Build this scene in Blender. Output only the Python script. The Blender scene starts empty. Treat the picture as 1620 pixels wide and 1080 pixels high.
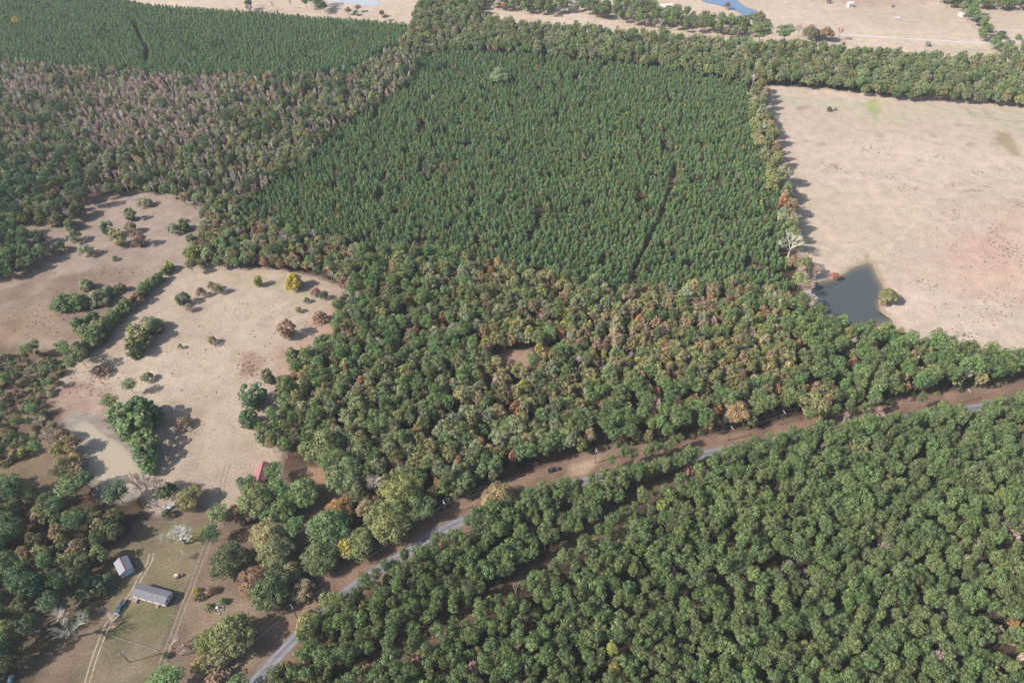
import bpy, math, random
import numpy as np

random.seed(7)
RNG = np.random.default_rng(7)
sc = bpy.context.scene
COL = sc.collection

# ------------------------------------------------------------------ camera
H, PITCH, FPX = 280.0, math.radians(44.0), 1080.0      # drone height, tilt below horizon, focal length in photo pixels
SP, CP = math.sin(PITCH), math.cos(PITCH)
cam_d = bpy.data.cameras.new('camera')
cam_d.lens, cam_d.sensor_width = 24.0, 36.0
cam_d.clip_start, cam_d.clip_end = 1.0, 20000.0
cam = bpy.data.objects.new('camera', cam_d)
cam.location = (0, 0, H)
cam.rotation_euler = (math.radians(90) - PITCH, 0, 0)
COL.objects.link(cam)
sc.camera = cam

# ------------------------------------------------------------------ world, sun, exposure
SUN_EL, SH_AZ = math.radians(38.0), math.radians(17.0)  # shadows run along (cos, sin) of SH_AZ on the ground
sun_dir = (-math.cos(SUN_EL) * math.cos(SH_AZ), -math.cos(SUN_EL) * math.sin(SH_AZ), math.sin(SUN_EL))
world = bpy.data.worlds.new('World')
sc.world = world
world.use_nodes = True
wn = world.node_tree
bg = wn.nodes['Background']
sky = wn.nodes.new('ShaderNodeTexSky')
sky.sky_type = 'NISHITA'
sky.sun_disc = False
sky.sun_elevation = SUN_EL
sky.sun_rotation = math.atan2(sun_dir[0], sun_dir[1])
sky.dust_density = 2.0
wn.links.new(sky.outputs[0], bg.inputs[0])
bg.inputs[1].default_value = 0.12
sun_d = bpy.data.lights.new('sun', 'SUN')
sun_d.energy, sun_d.angle, sun_d.color = 5.0, math.radians(0.6), (1.0, 0.955, 0.90)
sun = bpy.data.objects.new('sun', sun_d)
from mathutils import Vector, Matrix
sun.rotation_euler = (-Vector(sun_dir)).to_track_quat('-Z', 'Y').to_euler()
sun.location = (-300, -100, 400)
COL.objects.link(sun)
sc.view_settings.view_transform = 'Standard'
sc.view_settings.look = 'None'
sc.view_settings.gamma = 1.0
sc.view_settings.exposure = 0.98
sc.view_settings.use_curve_mapping = False
cy = sc.cycles
cy.max_bounces, cy.diffuse_bounces, cy.glossy_bounces = 4, 2, 2
cy.transmission_bounces, cy.transparent_max_bounces, cy.volume_bounces = 2, 6, 0
cy.use_denoising = True
HAZE_DENSITY = 0.000055


# ------------------------------------------------------------------ pixel <-> ground
def unproj(px, py, z=0.0):
    u, v = (px - 810.0) / FPX, (py - 540.0) / FPX
    t = (H - z) / (SP + v * CP)
    return np.array((u * t, (CP - v * SP) * t, z))


def proj(x, y, z):
    zc = y * CP + (H - z) * SP
    yd = (H - z) * CP - y * SP
    return 810.0 + FPX * x / zc, 540.0 + FPX * yd / zc, zc


def mpp(px, py):                     # metres per photo pixel at that ground point
    v = (py - 540.0) / FPX
    return H / (SP + v * CP) / FPX


def wpoly(pts, z=0.0):
    return np.array([unproj(a, b, z)[:2] for a, b in pts])


def inside(poly, x, y):
    x, y = np.asarray(x, float), np.asarray(y, float)
    r = np.zeros(x.shape, bool)
    n = len(poly)
    for i in range(n):
        x0, y0 = poly[i]
        x1, y1 = poly[(i + 1) % n]
        if y0 == y1:
            continue
        c = ((y0 > y) != (y1 > y)) & (x < (x1 - x0) * (y - y0) / (y1 - y0) + x0)
        r ^= c
    return r


def dist_line(line, x, y, closed=False):
    d = np.full(np.shape(x), 1e9)
    n = len(line)
    for i in range(n if closed else n - 1):
        a, b = np.asarray(line[i], float), np.asarray(line[(i + 1) % n], float)
        ab = b - a
        t = np.clip(((x - a[0]) * ab[0] + (y - a[1]) * ab[1]) / max(ab @ ab, 1e-9), 0, 1)
        d = np.minimum(d, np.hypot(x - a[0] - t * ab[0], y - a[1] - t * ab[1]))
    return d


def sdist(poly, x, y):               # positive inside
    d = dist_line(poly, x, y, True)
    return np.where(inside(poly, x, y), d, -d)


_lat = np.random.default_rng(3).random((256, 256))


def vnoise(x, y, s):
    x, y = np.asarray(x) / s + 1000.3, np.asarray(y) / s + 1000.7
    i, j = np.floor(x).astype(int), np.floor(y).astype(int)
    fx, fy = x - i, y - j
    fx, fy = fx * fx * (3 - 2 * fx), fy * fy * (3 - 2 * fy)
    g = lambda a, b: _lat[a % 256, b % 256]
    return (g(i, j) * (1 - fx) + g(i + 1, j) * fx) * (1 - fy) + (g(i, j + 1) * (1 - fx) + g(i + 1, j + 1) * fx) * fy


def fbm(x, y, s, o=4):
    r, a, t = 0, 1.0, 0
    for k in range(o):
        r = r + a * vnoise(x + 37.1 * k, y - 91.7 * k, s / 2 ** k)
        t += a
        a *= 0.55
    return r / t


# ------------------------------------------------------------------ materials
def new_mat(name):
    m = bpy.data.materials.new(name)
    m.use_nodes = True
    nt = m.node_tree
    b = nt.nodes['Principled BSDF']
    return m, nt, b


def plain(name, col, rough=0.6, metal=0.0, noise=0.12, scale=3.0, spec=0.4):
    m, nt, b = new_mat(name)
    b.inputs['Roughness'].default_value = rough
    b.inputs['Metallic'].default_value = metal
    b.inputs['Specular IOR Level'].default_value = spec
    tc = nt.nodes.new('ShaderNodeTexCoord')
    n = nt.nodes.new('ShaderNodeTexNoise')
    n.inputs['Scale'].default_value = scale
    n.inputs['Detail'].default_value = 5
    nt.links.new(tc.outputs['Object'], n.inputs['Vector'])
    mx = nt.nodes.new('ShaderNodeMix')
    mx.data_type = 'RGBA'
    mx.inputs[6].default_value = tuple(c * (1 - noise) for c in col) + (1,)
    mx.inputs[7].default_value = tuple(min(1, c * (1 + noise)) for c in col) + (1,)
    nt.links.new(n.outputs['Fac'], mx.inputs[0])
    nt.links.new(mx.outputs[2], b.inputs['Base Color'])
    return m


def foliage_mat(name, var=0.35, transl=0.22):
    """leaf colour = the tree's own tint (instance or object property) with per-clump grain"""
    m, nt, b = new_mat(name)
    at = nt.nodes.new('ShaderNodeAttribute')
    at.attribute_type = 'INSTANCER'
    at.attribute_name = 'tint'
    lf = nt.nodes.new('ShaderNodeAttribute')
    lf.attribute_type = 'GEOMETRY'
    lf.attribute_name = 'leaf'
    mr = nt.nodes.new('ShaderNodeMapRange')
    mr.inputs['To Min'].default_value = 1 - var
    mr.inputs['To Max'].default_value = 1 + var
    nt.links.new(lf.outputs['Fac'], mr.inputs['Value'])
    vm = nt.nodes.new('ShaderNodeVectorMath')
    vm.operation = 'SCALE'
    nt.links.new(at.outputs['Vector'], vm.inputs[0])
    nt.links.new(mr.outputs['Result'], vm.inputs['Scale'])
    nt.links.new(vm.outputs[0], b.inputs['Base Color'])
    b.inputs['Roughness'].default_value = 0.75
    b.inputs['Specular IOR Level'].default_value = 0.15
    tr = nt.nodes.new('ShaderNodeBsdfTranslucent')
    nt.links.new(vm.outputs[0], tr.inputs['Color'])
    ms = nt.nodes.new('ShaderNodeMixShader')
    ms.inputs[0].default_value = transl
    nt.links.new(b.outputs[0], ms.inputs[1])
    nt.links.new(tr.outputs[0], ms.inputs[2])
    nt.links.new(ms.outputs[0], nt.nodes['Material Output'].inputs['Surface'])
    return m


M_LEAF = foliage_mat('leaf', 0.36, 0.27)
M_TWIG = foliage_mat('twig', 0.15, 0.0)
M_BARK = plain('bark', (0.12, 0.10, 0.085), 0.9, noise=0.35, scale=2.0)


def link(o, parent=None):
    COL.objects.link(o)
    if parent is not None:
        o.parent = parent
    return o


def tag(o, label=None, cat=None, group=None, kind=None):
    if label: o['label'] = label
    if cat: o['category'] = cat
    if group: o['group'] = group
    if kind: o['kind'] = kind
    return o


class MB:
    """collects vertices and faces of ONE mesh object"""
    def __init__(s):
        s.v, s.f = [], []

    def add(s, verts, faces):
        k = len(s.v)
        s.v += [tuple(map(float, p)) for p in verts]
        s.f += [tuple(i + k for i in f) for f in faces]
        return s

    def box(s, x0, x1, y0, y1, z0, z1, tx=0.0, ty=0.0):
        """box, its top inset by tx, ty"""
        s.add([(x0, y0, z0), (x1, y0, z0), (x1, y1, z0), (x0, y1, z0),
               (x0 + tx, y0 + ty, z1), (x1 - tx, y0 + ty, z1), (x1 - tx, y1 - ty, z1), (x0 + tx, y1 - ty, z1)],
              [(3, 2, 1, 0), (4, 5, 6, 7), (0, 1, 5, 4), (1, 2, 6, 5), (2, 3, 7, 6), (3, 0, 4, 7)])
        return s

    def extrude_y(s, prof, y0, y1):
        """profile of (x, z) points, extruded along y"""
        n = len(prof)
        s.add([(x, y0, z) for x, z in prof] + [(x, y1, z) for x, z in prof],
              [tuple(range(n)), tuple(range(2 * n - 1, n - 1, -1))] +
              [(i, i + n, (i + 1) % n + n, (i + 1) % n) for i in range(n)])
        return s

    def tube(s, pts, radii, n=6):
        pts = [Vector(p) for p in pts]
        rings = []
        for i, p in enumerate(pts):
            d = (pts[min(i + 1, len(pts) - 1)] - pts[max(i - 1, 0)])
            d = d.normalized() if d.length > 1e-9 else Vector((0, 0, 1))
            a = d.cross(Vector((0, 0, 1)))
            if a.length < 1e-3:
                a = Vector((1, 0, 0))
            a.normalize()
            b = d.cross(a)
            rings.append([p + (a * math.cos(t) + b * math.sin(t)) * radii[i] for t in [2 * math.pi * k / n for k in range(n)]])
        k = len(s.v)
        for r in rings:
            s.v += [tuple(q) for q in r]
        for i in range(len(rings) - 1):
            for j in range(n):
                s.f.append((k + i * n + j, k + i * n + (j + 1) % n, k + (i + 1) * n + (j + 1) % n, k + (i + 1) * n + j))
        s.f.append(tuple(k + j for j in range(n - 1, -1, -1)))
        s.f.append(tuple(k + (len(rings) - 1) * n + j for j in range(n)))
        return s

    def mesh(s, name, mat):
        me = bpy.data.meshes.new(name)
        me.from_pydata(s.v, [], s.f)
        me.update()
        if mat: me.materials.append(mat)
        return me

    def build(s, name, mat, parent=None):
        return link(bpy.data.objects.new(name, s.mesh(name, mat)), parent)


def empty(name, loc=(0, 0, 0), rz=0.0):
    o = bpy.data.objects.new(name, None)
    o.empty_display_size = 0.5
    o.location = tuple(loc)
    o.rotation_euler = (0, 0, rz)
    return link(o)


# ------------------------------------------------------------------ layout lines and polygons, traced in photo pixels
ROAD_PX = [(330, 1150), (405, 1075), (470, 1006), (560, 927), (640, 876), (700, 838), (800, 798), (905, 766), (1000, 745),
           (1115, 718), (1250, 692), (1400, 667), (1530, 647), (1620, 630), (1760, 600)]
TRACK_PX = [(520, 1100), (560, 1070), (640, 1030), (700, 997), (770, 957), (830, 917), (890, 878), (940, 842), (1005, 793), (1060, 765), (1105, 745)]
BREAK_PX = [(1068, 262), (1058, 300), (1048, 335), (1030, 372), (1012, 410), (1000, 440), (990, 462)]
BREAK_B_PX = [(215, 42), (222, 62), (234, 80), (232, 102)]
POND_MUD_PX = [(106, 664), (124, 656), (150, 660), (170, 670), (182, 686), (206, 706), (222, 730), (234, 752), (226, 776), (196, 788),
               (164, 782), (150, 762), (136, 737), (126, 715), (114, 690)]
POND_TAN_PX = [(112, 672), (128, 664), (148, 670), (160, 684), (178, 692), (203, 709), (219, 732), (229, 752), (221, 774), (194, 785),
               (166, 779), (153, 760), (139, 735), (129, 713), (118, 690)]
POND_GREY_PX = [(1281, 448), (1300, 444), (1320, 441), (1332, 434), (1345, 425), (1362, 418), (1375, 416), (1383, 424), (1390, 440),
                (1397, 452), (1398, 466), (1391, 480), (1393, 492), (1404, 503), (1412, 510), (1380, 520), (1345, 522), (1310, 510), (1290, 490)]
POND_BLUE_PX = [(1105, -12), (1150, -10), (1178, 10), (1199, 18), (1200, 27), (1188, 31), (1168, 20), (1140, 10), (1112, 3)]
ROAD_W, TRACK_W = wpoly(ROAD_PX), wpoly(TRACK_PX)
BREAK_W, BREAK_B_W = wpoly(BREAK_PX, 3.0), wpoly(BREAK_B_PX, 3.0)

# ------------------------------------------------------------------ ground sheet
xs = np.unique(np.concatenate([np.linspace(-4000, -700, 24), np.arange(-700, 701, 2.2), np.linspace(700, 4000, 24)]))
ys = np.unique(np.concatenate([np.linspace(-2000, 60, 14), np.arange(60, 240, 1.1), np.arange(240, 1060, 2.4), np.linspace(1060, 6000, 24)]))
GX, GY = np.meshgrid(xs, ys)
gx, gy = GX.ravel(), GY.ravel()
col = np.empty((gx.size, 3))


def lerp(a, b, t):
    return np.asarray(a)[None, :] * (1 - t[:, None]) + np.asarray(b)[None, :] * t[:, None]


n_big, n_mid, n_sm = fbm(gx, gy, 70), fbm(gx + 500, gy, 18), fbm(gx, gy + 300, 5, 3)
col[:] = lerp((0.055, 0.040, 0.026), (0.115, 0.075, 0.050), np.clip((n_mid - 0.3) * 2.5, 0, 1))   # leaf litter under the trees
wob = (fbm(gx + 90, gy + 40, 9, 3) - 0.5)


def paint(pts, c0, c1, soft=3.0, wobble=6.0, amt=1.0, scale=None, z=0.0, grow=0.0):
    P = wpoly(pts, z)
    x0, y0, x1, y1 = P[:, 0].min() - 20, P[:, 1].min() - 20, P[:, 0].max() + 20, P[:, 1].max() + 20
    i = np.where((gx > x0) & (gx < x1) & (gy > y0) & (gy < y1))[0]
    if i.size == 0: return
    d = sdist(P, gx[i], gy[i]) + wob[i] * wobble + grow
    t = np.clip(d / soft + 0.5, 0, 1) * amt
    nn = fbm(gx[i] + 11, gy[i] - 7, scale or 25)
    c = lerp(c0, c1, np.clip((nn - 0.28) * 2.3, 0, 1))
    col[i] = col[i] * (1 - t[:, None]) + c * t[:, None]


def paint_line(pts, width, c, soft=1.5, amt=1.0, wobble=1.5):
    L = wpoly(pts)
    i = np.where((gx > L[:, 0].min() - 20) & (gx < L[:, 0].max() + 20) & (gy > L[:, 1].min() - 20) & (gy < L[:, 1].max() + 20))[0]
    d = width / 2 - dist_line(L, gx[i], gy[i]) + wob[i] * wobble
    t = np.clip(d / soft + 0.5, 0, 1) * amt
    col[i] = col[i] * (1 - t[:, None]) + np.asarray(c)[None, :] * t[:, None]


TAN, TAN2, PINK = (0.41, 0.315, 0.22), (0.47, 0.37, 0.27), (0.40, 0.29, 0.225)
# far country beyond the woods
far = (gy > 640)
fp = [(180, -8), (230, 6), (300, 14), (400, 24), (500, 32), (600, 40), (660, 45), (760, 36), (900, 50), (1060, 64), (1200, 76), (1400, 90), (1560, 98), (1780, 104), (1780, -300), (100, -300)]
paint(fp, (0.47, 0.37, 0.28), (0.56, 0.45, 0.35), 6, 6, scale=90, grow=6)
paint([(1230, -40), (1480, -40), (1480, 6), (1400, 12), (1300, 4), (1230, -6)], (0.40, 0.27, 0.22), (0.48, 0.36, 0.28), 14, 20, 0.8)
paint([(1560, 70), (1640, 70), (1640, 96), (1590, 92)], (0.36, 0.33, 0.2), (0.42, 0.38, 0.25), 10, 14, 0.8)
paint([(1480, 70), (1570, 76), (1560, 90), (1470, 84)], (0.36, 0.33, 0.2), (0.42, 0.36, 0.25), 12, 14, 0.6)
paint([(820, 38), (1190, 56), (1190, 66), (1000, 52), (820, 40)], (0.40, 0.34, 0.22), (0.44, 0.36, 0.24), 14, 14, 0.5)
# field with the grey pond
RIGHT_FIELD = [(1212, 138), (1300, 143), (1400, 152), (1500, 158), (1620, 166), (1800, 176), (1800, 570), (1620, 570), (1540, 560), (1460, 535),
               (1400, 515), (1300, 490), (1275, 440), (1280, 410), (1262, 370), (1242, 310), (1228, 240), (1218, 190)]
paint(RIGHT_FIELD, (0.47, 0.37, 0.29), (0.54, 0.43, 0.34), 3, 5, scale=60, grow=5)
paint([(1225, 150), (1300, 155), (1440, 165), (1640, 180), (1640, 215), (1500, 190), (1400, 195), (1300, 170), (1225, 165)], (0.40, 0.37, 0.25), (0.47, 0.40, 0.29), 14, 30, 0.85, 20)
paint([(1370, 158), (1388, 158), (1392, 172), (1386, 182), (1378, 178), (1368, 166)], (0.30, 0.33, 0.14), (0.40, 0.36, 0.2), 8, 8, 0.9, 8)
paint([(1372, 160), (1384, 159), (1387, 167), (1381, 170), (1374, 166)], (0.31, 0.335, 0.10), (0.35, 0.36, 0.12), 1.2, 1, 0.9)
paint([(1578, 208), (1600, 212), (1612, 235), (1620, 248), (1600, 246), (1585, 232), (1570, 228)], (0.26, 0.20, 0.11), (0.32, 0.25, 0.15), 6, 6, 0.85, 8)
paint([(1480, 380), (1560, 360), (1640, 330), (1640, 480), (1540, 460), (1470, 420)], (0.46, 0.31, 0.235), (0.50, 0.35, 0.26), 30, 60, 0.75, 30)
paint([(1240, 300), (1420, 300), (1480, 380), (1380, 420), (1290, 400), (1260, 350)], (0.46, 0.37, 0.265), (0.50, 0.40, 0.29), 20, 40, 0.7, 30)
for a, b, w in ((1298, 229, 12), (1394, 215, 14), (1476, 215, 16), (1533, 227, 12), (1456, 254, 12), (1515, 198, 14), (1530, 199, 14), (1272, 171, 22), (1620, 213, 14)):
    e = [(a + w * 0.5 * math.cos(t), b + 3.2 * math.sin(t)) for t in np.linspace(0, 2 * math.pi, 10)[:-1]]
    paint(e, (0.30, 0.235, 0.215), (0.34, 0.27, 0.23), 4, 5, 0.75)
paint([(1398, 470), (1420, 455), (1455, 462), (1470, 475), (1440, 492), (1420, 500), (1400, 488)], (0.50, 0.38, 0.30), (0.66, 0.52, 0.43), 4, 8, 0.9, 5)
paint_line([(1530, 172), (1537, 182), (1550, 186), (1600, 192), (1640, 194)], 2.0, (0.26, 0.22, 0.17), 2, 0.7)
paint_line([(1552, 172), (1578, 192)], 1.6, (0.28, 0.22, 0.18), 2, 0.7)
paint_line([(1455, 338), (1440, 360), (1412, 388), (1400, 402)], 1.6, (0.60, 0.49, 0.40), 2, 0.7)
paint_line([(1371, 402), (1373, 416), (1378, 424)], 2.5, (0.24, 0.18, 0.12), 2, 0.7)
paint([(1320, 438), (1340, 422), (1362, 412), (1384, 412), (1400, 440), (1402, 470), (1392, 482), (1410, 505), (1425, 512), (1400, 515), (1380, 480), (1380, 430), (1350, 425)], (0.33, 0.24, 0.16), (0.40, 0.31, 0.18), 3, 3, 0.9, 8)
# western pasture and hay field
PASTURE = [(262, 432), (320, 424), (430, 432), (500, 446), (560, 470), (545, 520), (500, 560), (480, 600), (440, 640), (400, 690), (430, 720), (420, 790), (350, 840),
           (300, 830), (250, 800), (228, 760), (250, 730), (190, 650), (130, 640), (80, 620), (100, 590), (140, 560), (180, 530), (205, 490), (230, 455)]
HAY = [(135, 322), (185, 306), (310, 316), (330, 345), (290, 385), (280, 430), (235, 450), (170, 510), (120, 545), (0, 555), (-120, 570), (-120, 440), (0, 440),
       (55, 425), (70, 400), (50, 376), (25, 366), (60, 362), (105, 360)]
paint(HAY, (0.285, 0.215, 0.172), (0.345, 0.268, 0.215), 3, 5, scale=30, grow=5)
paint([(0, 455), (130, 425), (215, 430), (200, 480), (120, 530), (0, 548), (-120, 560), (-120, 470)], (0.195, 0.135, 0.105), (0.28, 0.20, 0.155), 8, 25, 0.85, 10)
paint([(-60, 505), (80, 480), (110, 520), (60, 545), (-60, 552)], (0.27, 0.175, 0.115), (0.31, 0.23, 0.16), 10, 20, 0.7, 12)
paint(PASTURE, (0.385, 0.30, 0.225), (0.45, 0.36, 0.275), 3, 5, scale=35, grow=5)
paint([(375, 572), (398, 562), (418, 572), (412, 590), (392, 602), (378, 592)], (0.24, 0.12, 0.08), (0.38, 0.25, 0.18), 5, 12, 0.8, 3)
paint([(430, 555), (470, 545), (500, 500), (540, 470), (560, 500), (500, 560), (450, 590)], (0.36, 0.21, 0.15), (0.40, 0.28, 0.20), 8, 15, 0.7, 8)
paint([(320, 610), (370, 600), (380, 680), (350, 730), (310, 740)], (0.34, 0.275, 0.195), (0.43, 0.345, 0.26), 8, 14, 0.5, 6)
paint([(360, 434), (470, 440), (520, 462), (490, 480), (450, 455), (370, 450)], (0.32, 0.29, 0.17), (0.40, 0.33, 0.22), 8, 14, 0.6, 8)
paint([(245, 640), (330, 620), (330, 700), (280, 730), (250, 735)], (0.30, 0.23, 0.16), (0.36, 0.29, 0.2), 8, 14, 0.6, 6)
# brush west of the muddy pond
paint([(-120, 545), (60, 545), (110, 560), (90, 620), (150, 640), (110, 660), (110, 720), (135, 770), (90, 800), (0, 770), (-120, 760)], (0.14, 0.10, 0.065), (0.25, 0.18, 0.125), 6, 14, 0.95, 7)
paint([(70, 625), (150, 590), (180, 610), (165, 650), (105, 655)], (0.28, 0.175, 0.14), (0.40, 0.29, 0.23), 6, 14, 0.85, 6)
paint([(-60, 690), (60, 700), (80, 760), (60, 780), (-60, 770)], (0.16, 0.12, 0.07), (0.26, 0.20, 0.12), 8, 12, 0.8, 10)
paint(POND_MUD_PX, (0.24, 0.205, 0.17), (0.36, 0.31, 0.26), 3, 4, 0.95, 5, grow=2.0)
# homestead and the ground round the oaks; colours darkened, partly painted-in lens vignetting
paint([(40, 1150), (70, 1020), (150, 940), (175, 880), (215, 825), (280, 800), (380, 815), (430, 780), (470, 740), (520, 740), (560, 800), (600, 850), (560, 900), (480, 960), (430, 1030), (360, 1150)],
      (0.15, 0.105, 0.075), (0.235, 0.165, 0.118), 4, 8, 0.95, 14)
paint([(120, 1080), (150, 1000), (170, 960), (180, 880), (230, 830), (330, 830), (326, 870), (290, 960), (255, 1035), (300, 1150), (100, 1150)], (0.150, 0.130, 0.078), (0.225, 0.180, 0.115), 4, 8, 0.9, 8)
paint([(265, 832), (330, 832), (325, 860), (280, 868), (255, 850)], (0.165, 0.165, 0.07), (0.225, 0.205, 0.095), 4, 6, 0.85, 6)
paint([(215, 870), (280, 870), (270, 905), (285, 925), (230, 920), (222, 900)], (0.165, 0.155, 0.075), (0.22, 0.175, 0.105), 5, 8, 0.7, 6)
paint([(190, 965), (225, 952), (272, 965), (262, 1000), (235, 990), (200, 990), (180, 1005)], (0.12, 0.135, 0.055), (0.17, 0.15, 0.08), 5, 6, 0.8, 5)
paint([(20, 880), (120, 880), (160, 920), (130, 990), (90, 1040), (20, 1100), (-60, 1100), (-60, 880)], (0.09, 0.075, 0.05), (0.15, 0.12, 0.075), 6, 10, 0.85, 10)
paint([(300, 960), (330, 900), (400, 960), (470, 980), (430, 1020), (380, 1080), (330, 1060), (310, 1020)], (0.225, 0.165, 0.115), (0.29, 0.215, 0.15), 5, 10, 0.8, 8)
paint([(470, 745), (510, 735), (530, 765), (520, 780), (480, 760)], (0.33, 0.20, 0.13), (0.38, 0.25, 0.17), 3, 5, 0.9)
# dirt clearings inside the woods
paint([(786, 560), (838, 550), (846, 575), (815, 588), (792, 578)], (0.33, 0.20, 0.15), (0.40, 0.27, 0.20), 3, 4, 1.0, 6)
# road verge
VERGE = [(360, 1150), (440, 1010), (470, 968), (540, 905), (600, 862), (680, 808), (760, 772), (860, 738), (950, 708), (1050, 695), (1150, 685), (1250, 665), (1340, 650), (1500, 616), (1620, 602), (1780, 578),
         (1780, 615), (1620, 645), (1500, 665), (1300, 698), (1100, 735), (900, 785), (700, 860), (560, 945), (430, 1085), (380, 1150)]
paint(VERGE, (0.19, 0.118, 0.085), (0.275, 0.18, 0.128), 3, 4, 1.0, 9)
paint([(560, 935), (640, 868), (720, 815), (850, 765), (930, 745), (900, 770), (760, 820), (660, 875), (580, 940)], (0.165, 0.145, 0.075), (0.225, 0.175, 0.105), 3, 5, 0.8, 6)
paint([(905, 735), (945, 728), (935, 748), (900, 752)], (0.40, 0.28, 0.19), (0.46, 0.34, 0.24), 3, 5, 0.9, 4)
paint_line(TRACK_PX, 7.0, (0.15, 0.10, 0.072), 3)  # firebreak soil, its colour darkened to hold the shade between the pines
# random grain and overall scaling of the ground colours
col *= (0.93 + 0.14 * n_sm)[:, None] * np.array([[0.575, 0.568, 0.562]])

me = bpy.data.meshes.new('ground')
nx, ny = len(xs), len(ys)
relief = np.zeros_like(gx)
co = np.stack([gx, gy, relief], 1)
idx = np.arange(nx * ny).reshape(ny, nx)
quads = np.stack([idx[:-1, :-1], idx[:-1, 1:], idx[1:, 1:], idx[1:, :-1]], -1).reshape(-1, 4)
me.vertices.add(co.shape[0])
me.vertices.foreach_set('co', co.ravel())
me.loops.add(quads.size)
me.loops.foreach_set('vertex_index', quads.ravel().astype(np.int32))
me.polygons.add(len(quads))
me.polygons.foreach_set('loop_start', np.arange(0, quads.size, 4, dtype=np.int32))
me.update(calc_edges=True)
ca = me.color_attributes.new('soil', 'FLOAT_COLOR', 'POINT')
ca.data.foreach_set('color', np.concatenate([col, np.ones((len(col), 1))], 1).ravel())


def ground_mat():
    m, nt, b = new_mat('ground')
    at = nt.nodes.new('ShaderNodeAttribute')
    at.attribute_name = 'soil'
    tc = nt.nodes.new('ShaderNodeTexCoord')
    fac = None
    for scale, lo, hi, det in ((1.15, 0.60, 1.40, 9), (0.11, 0.82, 1.18, 6)):
        n = nt.nodes.new('ShaderNodeTexNoise')
        n.inputs['Scale'].default_value = scale
        n.inputs['Detail'].default_value = det
        n.inputs['Roughness'].default_value = 0.72
        nt.links.new(tc.outputs['Object'], n.inputs['Vector'])
        mr = nt.nodes.new('ShaderNodeMapRange')
        mr.inputs['From Min'].default_value, mr.inputs['From Max'].default_value = 0.3, 0.7
        mr.inputs['To Min'].default_value, mr.inputs['To Max'].default_value = lo, hi
        nt.links.new(n.outputs['Fac'], mr.inputs['Value'])
        if fac is None:
            fac, first = mr.outputs[0], n
        else:
            mu = nt.nodes.new('ShaderNodeMath')
            mu.operation = 'MULTIPLY'
            nt.links.new(fac, mu.inputs[0])
            nt.links.new(mr.outputs[0], mu.inputs[1])
            fac = mu.outputs[0]
    vm = nt.nodes.new('ShaderNodeVectorMath')
    vm.operation = 'SCALE'
    nt.links.new(at.outputs['Vector'], vm.inputs[0])
    nt.links.new(fac, vm.inputs['Scale'])
    nt.links.new(vm.outputs[0], b.inputs['Base Color'])
    bp = nt.nodes.new('ShaderNodeBump')
    bp.inputs['Strength'].default_value = 0.5
    bp.inputs['Distance'].default_value = 0.24
    nt.links.new(first.outputs['Fac'], bp.inputs['Height'])
    nt.links.new(bp.outputs[0], b.inputs['Normal'])
    b.inputs['Roughness'].default_value = 0.95
    b.inputs['Specular IOR Level'].default_value = 0.05
    return m


me.materials.append(ground_mat())
ground = link(bpy.data.objects.new('ground', me))
tag(ground, 'dry tan pasture, reddish leaf litter and bare soil across the flat country', kind='structure')


# ------------------------------------------------------------------ roads, ruts, water
def resample(P, step):
    P = np.asarray(P, float)
    # Catmull-Rom through the points
    out = []
    for i in range(len(P) - 1):
        p0, p1, p2, p3 = P[max(i - 1, 0)], P[i], P[i + 1], P[min(i + 2, len(P) - 1)]
        n = max(2, int(np.hypot(*(p2 - p1)) / step))
        for k in range(n):
            t = k / n
            out.append(0.5 * (2 * p1 + (p2 - p0) * t + (2 * p0 - 5 * p1 + 4 * p2 - p3) * t * t + (3 * p1 - p0 - 3 * p2 + p3) * t ** 3))
    out.append(P[-1])
    return np.array(out)


def ribbon(name, line, width, z, mat, cross=(-1, 1), step=4.0, edge_noise=0.0, parent=None):
    L = resample(line, step)
    T = np.gradient(L, axis=0)
    T /= np.linalg.norm(T, axis=1)[:, None] + 1e-9
    N = np.stack([-T[:, 1], T[:, 0]], 1)
    vs, ac = [], []
    for i in range(len(L)):
        for c in cross:
            e = edge_noise * (random.random() - 0.5) if abs(c) == 1 else 0
            p = L[i] + N[i] * (c * width / 2 + e)
            vs.append((p[0], p[1], z))
            ac.append(c)
    k = len(cross)
    fs = [(i * k + j, i * k + j + 1, (i + 1) * k + j + 1, (i + 1) * k + j) for i in range(len(L) - 1) for j in range(k - 1)]
    me = bpy.data.meshes.new(name)
    me.from_pydata(vs, [], fs)
    a = me.attributes.new('across', 'FLOAT', 'POINT')
    a.data.foreach_set('value', np.array(ac, np.float32))
    me.materials.append(mat)
    me.update()
    return link(bpy.data.objects.new(name, me), parent)


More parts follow.
